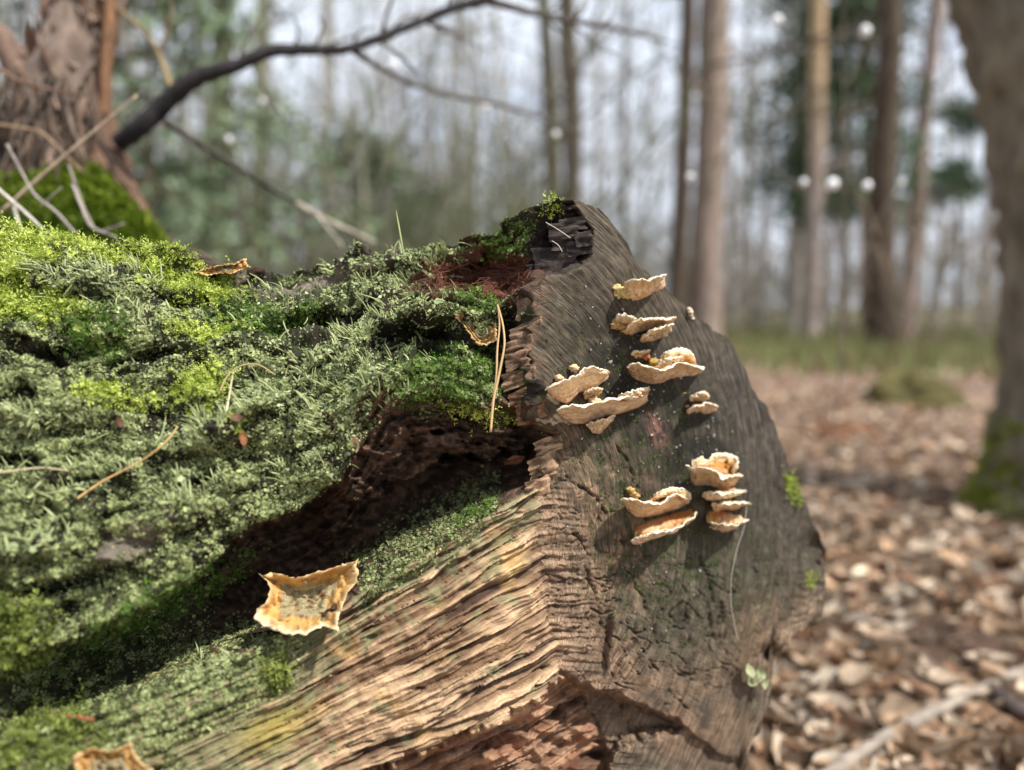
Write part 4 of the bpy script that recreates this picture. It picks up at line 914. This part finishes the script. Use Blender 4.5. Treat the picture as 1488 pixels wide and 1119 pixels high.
# ---- trees
def bough(mb, p0, d, L, r0, col, depth=0, seg=7, wob=.22, twigs=5):
    d = np.array(d, float); p = [np.array(p0, float)]; dirs = []
    for k in range(seg):
        d = norm(d + wob * rng.normal(size=3) + np.array([0, 0, .05])); dirs.append(d); p.append(p[-1] + d * L / seg)
    tube(mb, p, np.linspace(r0, r0 * .25, seg + 1), 5 if depth == 0 else 3, col, cap=False)
    ends = [p[-1]]
    if depth < 2:
        for k in range(twigs):
            i = rng.integers(1, seg + 1); dd = norm(dirs[i - 1] + .8 * rng.normal(size=3))
            ends += bough(mb, p[i], dd, L * rng.uniform(.3, .55), r0 * .4, col, depth + 1, 4, wob * 1.3, 3)
    return ends
def needles(mb, ctr, n, size, colA, colB, spread):
    p = ctr + rng.normal(size=(n, 3)) * spread
    d = norm(rng.normal(size=(n, 3)) + np.array([0, 0, -.3])); s = norm(np.cross(d, rng.normal(size=(n, 3))))
    l = size * rng.uniform(.6, 1.4, (n, 1))
    cc = mixc(lin(np.array(colA, float)) * np.ones((n, 3)), lin(np.array(colB, float)) * np.ones((n, 3)), rng.random(n))
    mb.add(np.stack([p - s * l * .22, p + s * l * .22, p + d * l], 1).reshape(-1, 3), np.arange(n * 3).reshape(-1, 3), np.repeat(cc, 3, 0))
def pixel_tree(label, foot_px, top_px, dist, wpx, colr, name='forest_tree', boughs=8, blen=1.6, top_h=9.0, colr2=None, needle=None, group=None, bz=(.25, .95), flare=1.25):
    """trunk through two picture directions at a ground distance; dist metres ahead"""
    def at(p): r_ = ray(np.array(float(p[0])), np.array(float(p[1]))); return CAM + r_ * (dist / r_[1])
    b, t = at(foot_px), at(top_px)
    ax = (t - b) / (t[2] - b[2])
    z0 = float(terrain(b[0], b[1])) - .05
    foot = b + ax * (z0 - b[2])
    zz = np.array([0, .12, .4, 1, 2, 3, 4.5, 6, 7.5, top_h]); zz = zz[zz <= top_h]
    pts = foot + ax * zz[:, None]; pts[:, :2] += .02 * rng.normal(size=(len(zz), 2)) * np.minimum(zz, 1)[:, None]
    r0 = wpx / 2 / FPX * dist
    rad_ = r0 * np.interp(zz, [0, .15, .6, 2, top_h], [flare * 1.2, flare, 1.08, 1.0, .55])
    root = tag(empty(name), label, 'tree', group)
    mb = MB(); cA = lin(np.array(colr, float)); cB = lin(np.array(colr2 if colr2 else colr, float))
    pr = resample(pts, 40); rp = np.interp(pr[:, 2], pts[:, 2], rad_)
    cc = cA * (1 - ss(1.5, 4.0, pr[:, 2]))[:, None] + cB * ss(1.5, 4.0, pr[:, 2])[:, None]
    tube(mb, pr, rp, 14, cc, .22, rng.uniform(0, 50)); mb.build('trunk', M_bark, root)
    mb = MB(); ends = []
    for k in range(boughs):
        f_ = rng.uniform(*bz); i = int(f_ * 39); az = rng.uniform(0, 6.28)
        ends += bough(mb, pr[i], (math.cos(az), math.sin(az), rng.uniform(-.1, .5)), blen * rng.uniform(.5, 1.2), rp[i] * .25, cA * .9)
    if boughs: mb.build('crown', M_bark, root)
    if needle:
        mb = MB()
        for e_ in ends: needles(mb, e_, needle[0], needle[1], needle[2], needle[3], needle[4])
        mb.build('needle_foliage', M_needle, root, False)
    return root
GT = 'trees of the wood behind the log'
pixel_tree('thin grey green trunk, one of a close pair behind the peak of the log', (803, 290), (786, 0), 7.5, 22, (104, 100, 84), group=GT)
pixel_tree('dark thin trunk, darker of a close pair behind the peak of the log', (832, 290), (826, 0), 6.5, 24, (82, 74, 62), group=GT)
pixel_tree('slim dark brown trunk standing close against a wider pinkish trunk', (984, 410), (999, 0), 6.8, 23, (74, 62, 50), group=GT)
pixel_tree('wide pinkish grey trunk next to a slim dark trunk', (1024, 460), (1038, 0), 7.2, 42, (138, 122, 110), group=GT, colr2=(140, 124, 112))
pixel_tree('pale pink pine trunk turning orange higher up, in front of dark evergreens', (1176, 460), (1190, 0), 10, 24, (156, 142, 134), group=GT, colr2=(178, 150, 118))
pixel_tree('dark straight trunk rooted at the grass edge, evergreens beside it', (1281, 505), (1289, 0), 7.6, 34, (78, 66, 54), group=GT)
pixel_tree('slender pinkish leaning pine trunk beyond the dark straight trunk', (1322, 400), (1362, 0), 11, 22, (150, 130, 122), group=GT)
pixel_tree('very thin dark stem between the pale pine and the dark trunk', (1226, 420), (1222, 0), 12, 12, (96, 90, 80), group=GT)
pixel_tree('slim pale stem beyond the wide pinkish trunk', (1150, 430), (1160, 0), 16, 14, (140, 130, 122), group=GT)
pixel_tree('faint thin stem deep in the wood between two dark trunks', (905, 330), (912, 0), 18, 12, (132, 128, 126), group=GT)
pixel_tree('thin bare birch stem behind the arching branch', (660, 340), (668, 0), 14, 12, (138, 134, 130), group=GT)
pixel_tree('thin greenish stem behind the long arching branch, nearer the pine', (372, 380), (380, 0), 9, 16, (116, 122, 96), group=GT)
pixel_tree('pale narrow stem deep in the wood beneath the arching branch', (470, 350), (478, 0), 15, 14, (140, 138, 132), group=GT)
pixel_tree('slim mossy stem close behind the broken pine', (305, 380), (318, 0), 6.5, 24, (112, 118, 92), group=GT)
# the big leaning trunk with a mossy foot
lt = tag(empty('leaning_tree'), 'thick brown leaning trunk with a mossy foot beside the leaf litter', 'tree')
cl = [(1555, 760), (1555, 690), (1562, 600), (1568, 450), (1562, 300), (1535, 150), (1500, 0), (1455, -160), (1400, -330)]
dl = [1.75] * 9
p = smooth_line([(a, b, d) for (a, b), d in zip(cl, dl)], 60); pp = P(p[:, 0], p[:, 1], p[:, 2])
lf = np.interp(p[:, 1], [-330, 0, 150, 300, 450, 600, 690, 740, 760], [1300, 1404, 1440, 1464, 1471, 1464, 1450, 1432, 1422])
rad_ = (p[:, 0] - lf) / FPX * 1.75
mb = MB(); tube(mb, pp, rad_, 40, C3(102, 93, 78), .14, 4.0); mb.build('trunk', M_bark, lt)
nc_ = 5200
th_ = rng.uniform(0, 2 * np.pi, nc_); hz = rng.random(nc_) ** 2.0 * .24
ii = np.clip((hz / .24 * 9), 0, 10).astype(int)
pos = pp[ii] + np.stack([np.cos(th_) * rad_[ii], np.sin(th_) * rad_[ii], 0 * th_], -1) * 1.0
pos[:, 2] = hz - .01; nrm_ = np.stack([np.cos(th_), np.sin(th_), .3 + 0 * th_], -1)
mb = MB(); d = norm(nrm_ + .6 * rng.normal(size=(nc_, 3))); s = norm(np.cross(d, rng.normal(size=(nc_, 3))))
cc = mixc(C3(96, 110, 32) * np.ones((nc_, 3)), C3(150, 154, 60) * np.ones((nc_, 3)), rng.random(nc_))
mb.add(np.stack([pos - s * .006, pos + s * .006, pos + d * .022], 1).reshape(-1, 3), np.arange(nc_ * 3).reshape(-1, 3), np.repeat(cc, 3, 0)); mb.build('moss_sleeve', M_moss, lt, False)
# evergreens
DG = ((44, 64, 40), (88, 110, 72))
def evergreen(label, foot, top, dist, wpx, zlo, zhi, blen, n, ctr_w=.16, dens=34):
    def at(p): r_ = ray(np.array(float(p[0])), np.array(float(p[1]))); return CAM + r_ * (dist / r_[1])
    root = tag(empty('evergreen_tree'), label, 'tree', 'evergreens behind the pine trunks')
    b, t = at(foot), at(top); ax = (t - b) / (t[2] - b[2]); ft = b - ax * (b[2] - 0.0)
    pr = ft + ax * np.linspace(-.1, zhi * 1.05, 30)[:, None]; mb = MB(); tube(mb, pr, np.linspace(wpx / FPX * dist / 2, .01, 30), 8, C3(84, 72, 58), .2, 2); mb.build('trunk', M_bark, root)
    mb, mn = MB(), MB()
    for k in range(n):
        z = zlo + (zhi - zlo) * rng.random() ** 1.2; L = blen * (1.12 - .75 * (z - zlo) / (zhi - zlo)) * rng.uniform(.6, 1.1); az = rng.uniform(0, 6.28)
        p0 = ft + ax * z; dr = np.array([math.cos(az), math.sin(az), -.12])
        s_ = np.linspace(0, 1, 8)[:, None]; path = p0 + dr * L * s_ + np.array([0, 0, -.25]) * L * s_ ** 2
        tube(mb, path, np.linspace(.018, .004, 8), 4, C3(80, 68, 54), cap=False)
        for q_ in path[2:]: needles(mn, q_ + np.array([0, 0, -.08]), dens, .11, DG[0], DG[1], np.array([ctr_w, ctr_w, .10]))
    mb.build('limb_whorls', M_bark, root)['kind'] = 'stuff'; mn.build('needle_foliage', M_needle, root, False)
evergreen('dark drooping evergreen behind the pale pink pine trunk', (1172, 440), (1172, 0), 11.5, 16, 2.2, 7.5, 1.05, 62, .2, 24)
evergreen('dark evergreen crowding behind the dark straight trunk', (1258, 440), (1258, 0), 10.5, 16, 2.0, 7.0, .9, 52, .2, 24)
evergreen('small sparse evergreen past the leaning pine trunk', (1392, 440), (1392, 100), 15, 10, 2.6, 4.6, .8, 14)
# greenish pine boughs, left
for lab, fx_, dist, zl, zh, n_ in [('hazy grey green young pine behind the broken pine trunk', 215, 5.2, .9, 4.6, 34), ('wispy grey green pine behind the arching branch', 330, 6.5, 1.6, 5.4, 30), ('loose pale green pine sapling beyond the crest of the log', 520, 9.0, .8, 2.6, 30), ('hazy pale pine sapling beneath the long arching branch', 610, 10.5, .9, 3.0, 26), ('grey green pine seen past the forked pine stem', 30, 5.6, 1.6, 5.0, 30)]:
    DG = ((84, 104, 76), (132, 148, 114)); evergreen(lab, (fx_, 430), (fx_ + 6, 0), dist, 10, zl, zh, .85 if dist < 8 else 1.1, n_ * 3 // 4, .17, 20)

# deep wood and undergrowth: a few grown shapes set out again and again at other sizes and turns
def grown(fn, count):
    res = []
    for k in range(count):
        t_ = MB(); fn(t_); v_ = np.concatenate(t_.v); c_ = np.concatenate(t_.c); res.append((v_, np.concatenate(t_.f[4]), c_))
    return res
def scatter(mb, protos_, n, rmin, rmax, smin, smax, tones, grow=0.0, power=1.0, az=(-50, 52)):
    for k in range(n):
        v_, f_, c_ = protos_[k % len(protos_)]
        r_ = rmin + (rmax - rmin) * rng.random() ** power; a_ = rng.uniform(R(az[0]), R(az[1])); x_, y_ = r_ * math.sin(a_), r_ * math.cos(a_)
        s_ = rng.uniform(smin, smax) * (1 + grow * r_); q_ = rng.uniform(0, 6.28); c1_, s1_ = math.cos(q_), math.sin(q_)
        w_ = np.stack([v_[:, 0] * c1_ - v_[:, 1] * s1_, v_[:, 0] * s1_ + v_[:, 1] * c1_, v_[:, 2]], -1) * s_ + np.array([x_, y_, float(terrain(x_, y_)) - .05])
        mb.add(w_, f_, C3(*tones[k % len(tones)]) * rng.uniform(.8, 1.2))
def shrub_shape(t_):
    for j in range(4):
        bough(t_, (rng.normal() * .08, rng.normal() * .08, 0), norm(np.array([rng.normal() * .4, rng.normal() * .4, 1])), rng.uniform(.8, 1.5), .010, (1, 1, 1), 1, 5, .24, 6)
def tree_shape(t_):
    h_ = rng.uniform(7, 12); lean = rng.normal(size=2) * .5
    pts = smooth_line(np.array([[0, 0, -.1], [lean[0] * .5 + rng.normal() * .2, 0, h_ * .5], [lean[0], lean[1], h_]]), 9); rt = rng.uniform(.05, .12)
    tube(t_, pts, np.linspace(rt, .02, 9), 5, (1, 1, 1), cap=False)
    for j in range(12):
        i = rng.integers(2, 9); az = rng.uniform(0, 6.28); bough(t_, pts[i] * .5 + pts[i - 1] * .5, (math.cos(az), math.sin(az), rng.uniform(-.1, .6)), rng.uniform(1, 3.0), .026, (1, 1, 1), 1, 5, .3, 6)
mb = MB(); scatter(mb, grown(tree_shape, 12), 150, 12, 42, .8, 1.15, [(158, 150, 146), (146, 138, 134), (168, 160, 152)])  # distance haze is put into these pale bark tones
tag(mb.build('far_woodland', M_bark), 'bare trees of the deep wood massed behind the trunks, haze painted into their pale grey', 'woodland', kind='stuff')
mb = MB(); scatter(mb, grown(shrub_shape, 14), 520, 8.5, 30, .9, 1.7, [(128, 118, 102), (138, 128, 112), (112, 108, 84), (122, 106, 92)], .012)
scatter(mb, grown(shrub_shape, 8), 110, 6.5, 14, 1.6, 2.8, [(122, 122, 94), (132, 130, 108), (108, 110, 80)], az=(-42, 4))
tag(mb.build('undergrowth', M_bark), 'brown thicket of bare shrubs and saplings at the far side of the clearing', 'shrubs', kind='stuff')

# ---- broken pine close behind the log, with its arching branch
pine = tag(empty('broken_pine'), 'broken pine trunk with flaking bark, mossy foot and long dark arching branch', 'tree')
def near(pts, dep, n=30):
    p = smooth_line([(a, b, d) for (a, b), d in zip(pts, dep)], n); return P(p[:, 0], p[:, 1], p[:, 2])
def radpx(w, d, n): return np.interp(np.linspace(0, 1, n), np.linspace(0, 1, len(w)), np.array(w) / 2 / FPX * d)
DN = .86
def limb(name, pts, wpx, colr, n=44, sides=28, rough=.22, mat=M_nearbark, d=DN, dz=None, colr2=None):
    mb = MB(); p = near(pts, [d] * len(pts) if dz is None else dz, n); cA = lin(np.array(colr, float)); cB = lin(np.array(colr2 or colr, float))
    tt = np.linspace(0, 1, n)[:, None]; tube(mb, p, radpx(wpx, d, n), sides, cA * (1 - tt) + cB * tt, rough, len(pts) * 1.7 + wpx[0]); return mb.build(name, mat, pine)
limb('trunk', [(70, 620), (78, 420), (82, 300), (88, 200), (98, 120), (118, 50), (140, -40), (160, -140), (175, -300)], [290, 240, 190, 150, 112, 88, 80, 76, 74], (84, 70, 60), colr2=(146, 128, 114), rough=.3)
limb('fork_stem', [(60, 150), (30, 95), (5, 62), (-40, 30), (-120, -40)], [52, 40, 36, 34, 32], (120, 98, 84), rough=.4)
limb('root_flare', [(120, 150), (150, 230), (185, 300), (225, 350), (290, 400), (330, 430)], [70, 66, 54, 34, 20, 12], (112, 86, 70))
limb('arching_branch', [(172, 208), (205, 184), (242, 150), (262, 128), (292, 108), (345, 96), (386, 74), (432, 72), (498, 73), (530, 64), (600, 36), (660, 10), (715, -2)], [26, 26, 25, 22, 17, 17, 14, 13, 14, 12, 13, 16], (50, 46, 46), n=70, sides=14, rough=.25, dz=[.84, .83, .83, .82, .82, .82, .82, .83, .84, .86, .88, .90, .92], mat=M_nearbark)
limb('arching_branch', [(705, 0), (760, 15), (815, 28), (880, 38), (940, 52), (985, 66)], [14, 11, 10, 10, 9, 3], (86, 80, 74), sides=8, dz=[.92, .95, 1.0, 1.1, 1.2, 1.3])
limb('twig', [(512, 72), (545, 95), (600, 122), (650, 138), (720, 150), (790, 172), (860, 200)], [10, 8, 8, 9, 9, 8, 4], (96, 92, 86), sides=8, dz=[.85, .9, .98, 1.05, 1.15, 1.3, 1.5])
limb('twig', [(240, 178), (290, 208), (340, 240), (385, 268), (430, 295)], [10, 9, 8, 9, 6], (72, 66, 60), sides=8, dz=[.83, .84, .86, .88, .90])
limb('twig', [(430, 295), (470, 318), (510, 336), (545, 352)], [9, 8, 7, 4], (176, 166, 150), sides=8, dz=[.90, .92, .94, .96])
limb('twig', [(455, 305), (475, 330), (498, 358)], [5, 4, 3], (176, 166, 150), sides=6, dz=[.91, .9, .9])
limb('twig', [(252, 140), (240, 100), (225, 65), (205, 40), (170, 10)], [9, 8, 6, 5, 4], (150, 132, 96), sides=8)
limb('twig', [(236, 70), (244, 40), (250, 15), (245, -20)], [6, 5, 4, 3], (110, 92, 72), sides=8, d=.88)
limb('twig', [(555, 52), (560, 25), (572, -5)], [7, 5, 4], (70, 62, 58), sides=8, d=.88)
limb('twig', [(530, 110), (540, 170), (520, 235), (490, 285)], [9, 10, 11, 8], (110, 112, 98), sides=8, d=1.6)
limb('twig', [(660, 135), (600, 125), (540, 90)], [5, 5, 4], (110, 108, 104), sides=6, d=1.3)
for pts, wv_, cr_, dd in [([(-10, 318), (60, 256), (120, 205), (200, 138)], [9, 9, 8, 4], (176, 156, 132), .62), ([(-10, 268), (40, 312), (80, 350)], [7, 8, 5], (206, 196, 184), .56), ([(-10, 180), (60, 190), (100, 230), (120, 250)], [7, 6, 6, 4], (150, 126, 100), .68),
                          ([(10, 210), (50, 285), (80, 305), (110, 340)], [6, 6, 6, 6], (176, 166, 156), .6), ([(100, 240), (120, 300), (140, 340), (180, 325)], [7, 7, 6, 5], (150, 138, 126), .64), ([(20, 300), (30, 335), (35, 350)], [8, 7, 5], (190, 182, 172), .6), ([(-10, 95), (30, 120), (60, 128), (130, 140)], [8, 9, 8, 6], (110, 86, 70), .70),
                          ([(60, 300), (75, 285), (90, 272)], [5, 5, 4], (150, 146, 120), .6), ([(105, 268), (130, 330), (170, 345)], [6, 6, 4], (160, 152, 144), .6)]:
    limb('twig', pts, [q_ * .62 for q_ in wv_], cr_, sides=8, d=dd, n=24)
ab = np.array([(205, 184), (262, 128), (345, 96), (432, 72), (498, 73), (600, 36), (660, 10), (760, 15), (880, 38)], float)
for k in range(26):
    q_ = resample(ab, 200)[int(rng.integers(5, 195))]; sg = rng.choice([-1, 1]); an = rng.uniform(.3, 1.3); l_ = rng.uniform(30, 110)
    e1 = q_ + l_ * .5 * np.array([math.cos(an), sg * math.sin(an)]); e2 = e1 + l_ * .5 * np.array([math.cos(an + rng.normal() * .5), sg * math.sin(an + rng.normal() * .5)])
    d_ = .83 + .1 * (q_[0] - 200) / 500; limb('twig', [tuple(q_), tuple(e1), tuple(e2)], [5, 3.5, 2], (84, 76, 66), sides=5, dz=[d_, d_ + rng.normal() * .03, d_ + rng.normal() * .06], n=10)
for k in range(110):
    x0 = rng.uniform(-20, 140); y0 = rng.uniform(95, 215) ; l_ = rng.uniform(40, 120); an = rng.normal() * .35
    d_ = DN - .11 + .09 * ((x0 - 85) / 110) ** 2 - .02 * rng.random()
    x1, y1 = x0 + l_ * .5 * math.sin(an), y0 + l_ * .5; x2, y2 = x1 + l_ * .5 * math.sin(an + rng.normal() * .6), min(y1 + l_ * .5, 300)
    cl_ = [(100, 86, 74), (76, 63, 54), (124, 108, 95), (62, 51, 44), (108, 88, 72)][k % 5]
    limb('root_strand', [(x0, y0), (x1, y1), (x2, y2)], [rng.uniform(3, 7), rng.uniform(3, 6), 2], cl_, sides=6, d=d_, n=12, rough=.3)
limb('peeled_edge', [(158, -40), (160, 20), (156, 80), (152, 130), (150, 170)], [14, 14, 18, 16, 10], (126, 92, 66), n=24, sides=10, d=DN - .02)
# flaking bark plates on the trunk
p = near([(70, 620), (78, 420), (82, 300), (88, 200), (98, 120), (118, 50), (140, -40), (160, -140)], [DN] * 8, 44); wr = radpx([290, 240, 190, 150, 112, 88, 80, 76], DN, 44)
for k in range(240):
    i = int(rng.integers(12, 43)); a_ = rng.uniform(R(180), R(360)); nrm = np.array([math.cos(a_), math.sin(a_), rng.normal() * .2])
    v, f, c = leaf_mesh('x', rng.uniform(.018, .05), rng.uniform(.005, .013), rng.uniform(.1, .35), *[((176, 154, 138), (130, 106, 92)), ((130, 100, 82), (90, 68, 56)), ((146, 116, 94), (110, 84, 66)), ((96, 76, 64), (70, 54, 46))][k % 4], k * 1.1)
    ctr = p[i] + nrm * wr[i] * np.array([1, 1, 0]) * rng.uniform(1.0, 1.08) + np.array([0, 0, rng.normal() * .02])
    n_ = norm(nrm + .4 * rng.normal(size=3)); up_ = norm(np.array([rng.normal() * .5, rng.normal() * .5, 1])); t_ = norm(up_ - n_ * (up_ @ n_)); b_ = np.cross(n_, t_)
    mb = MB(); mb.add(ctr + v[:, :1] * t_ + v[:, 1:2] * b_ + v[:, 2:] * n_, f, c); mb.build('bark_flake', M_leaf, pine)
# moss at its foot
nm = 9000; x_ = rng.uniform(-40, 245, nm); ytop = np.interp(x_, [-40, 0, 60, 130, 150, 200, 245], [262, 258, 250, 236, 250, 300, 350]); y_ = ytop + rng.random(nm) ** .8 * 130
pos = P(x_, y_, .70 + .0004 * (360 - y_) + .10 * ((x_ - 90) / 200) ** 2 + .012 * fbm(x_ / 30, y_ / 20, 3, 3)); d = norm(rng.normal(size=(nm, 3)) + np.array([0, -.6, .7])); s = norm(np.cross(d, rng.normal(size=(nm, 3))))
cc = mixc(C3(74, 94, 22) * np.ones((nm, 3)), C3(150, 170, 50) * np.ones((nm, 3)), np.clip(.5 + .3 * rng.normal(size=nm) - (y_ - ytop) / 200, 0, 1))
mb = MB(); mb.add(np.stack([pos - s * .0035, pos + s * .0035, pos + d * .011], 1).reshape(-1, 3), np.arange(nm * 3).reshape(-1, 3), np.repeat(cc, 3, 0))
gxm, gym = np.meshgrid(np.linspace(-60, 250, 50), np.linspace(0, 1, 30)); yt = np.interp(gxm, [-40, 0, 60, 130, 150, 200, 245], [262, 258, 250, 236, 250, 300, 350]) + gym * 260
pg = P(gxm, yt, .712 + .0004 * (360 - yt) + .10 * ((gxm - 90) / 200) ** 2 + .012 * fbm(gxm / 30, yt / 20, 3, 3)); mb.add(pg.reshape(-1, 3), grid_faces(30, 50), C3(62, 66, 28) * np.ones((1500, 3)))
mb.build('moss_cushion', M_moss, pine, False)

# added props: white balls on thin stems, standing in for bright blur discs
def sapling(label, spots, foot, d):
    root = tag(empty('blur_disc_prop'), label, 'blur disc prop'); M_glint = bpy.data.materials.get('white_glint') or material('white_glint', .5, attr=False, color=(.88, .88, .86))
    f0 = ground_at(np.array(float(foot[0])), np.array(float(foot[1]))); f0 = f0 * 0 + np.array([P(np.array(float(foot[0])), np.array(443.), d)[0], d, 0])
    stem = np.array([f0, f0 + np.array([.01, 0, .5]), f0 + np.array([-.01, .02, 1.1])]); mb = MB(); tube(mb, smooth_line(stem, 20), np.linspace(.0022, .001, 20), 6, C3(110, 100, 88)); mb.build('stem', M_stalk, root)
    for k, (a, b, r_) in enumerate(spots):
        c_ = P(np.array(float(a)), np.array(float(b)), d + .03 * (k % 3)); z_ = np.clip(c_[2] - .12, .2, 1.05); st_ = np.array([np.interp(z_, [0, .5, 1.1], stem[:, i_]) for i_ in range(3)])
        mb = MB(); tube(mb, smooth_line(np.array([st_, .5 * (st_ + c_) + np.array([0, 0, -.03]), c_]), 12), np.linspace(.0009, .0005, 12), 5, C3(116, 106, 92)); mb.build('twig', M_stalk, root)
        th_, ph_ = np.meshgrid(np.linspace(0, np.pi, 9), np.arange(12) / 12 * 2 * np.pi, indexing='ij')
        dv = np.stack([np.sin(th_) * np.cos(ph_), np.sin(th_) * np.sin(ph_), 1.15 * np.cos(th_)], -1); v_ = c_ + dv * (r_ * (1 + .2 * pnoise(dv[..., 0] * 2 + k, dv[..., 1] * 2, dv[..., 2] * 2)))[..., None]
        link('bud', make_mesh('bud', v_.reshape(-1, 3), [grid_faces(9, 12, True)], M_glint, np.ones((108, 3))), root)  # white ball added to imitate an out-of-focus glint, not a real plant part
sapling('added white balls on thin stems standing in for bright blur discs before the dark evergreens', [(1130, 30, .0085), (1258, 45, .0095), (1168, 265, .0066), (1210, 268, .010), (1260, 270, .0078), (1310, 265, .0055), (1003, 257, .006)], (1215, 700), 1.35)
sapling('thin stems with added white balls standing in for blur discs under the arching branch', [(573, 95, .0088), (706, 155, .0068), (808, 195, .006), (333, 203, .0058), (382, 147, .005)], (560, 700), 1.4)
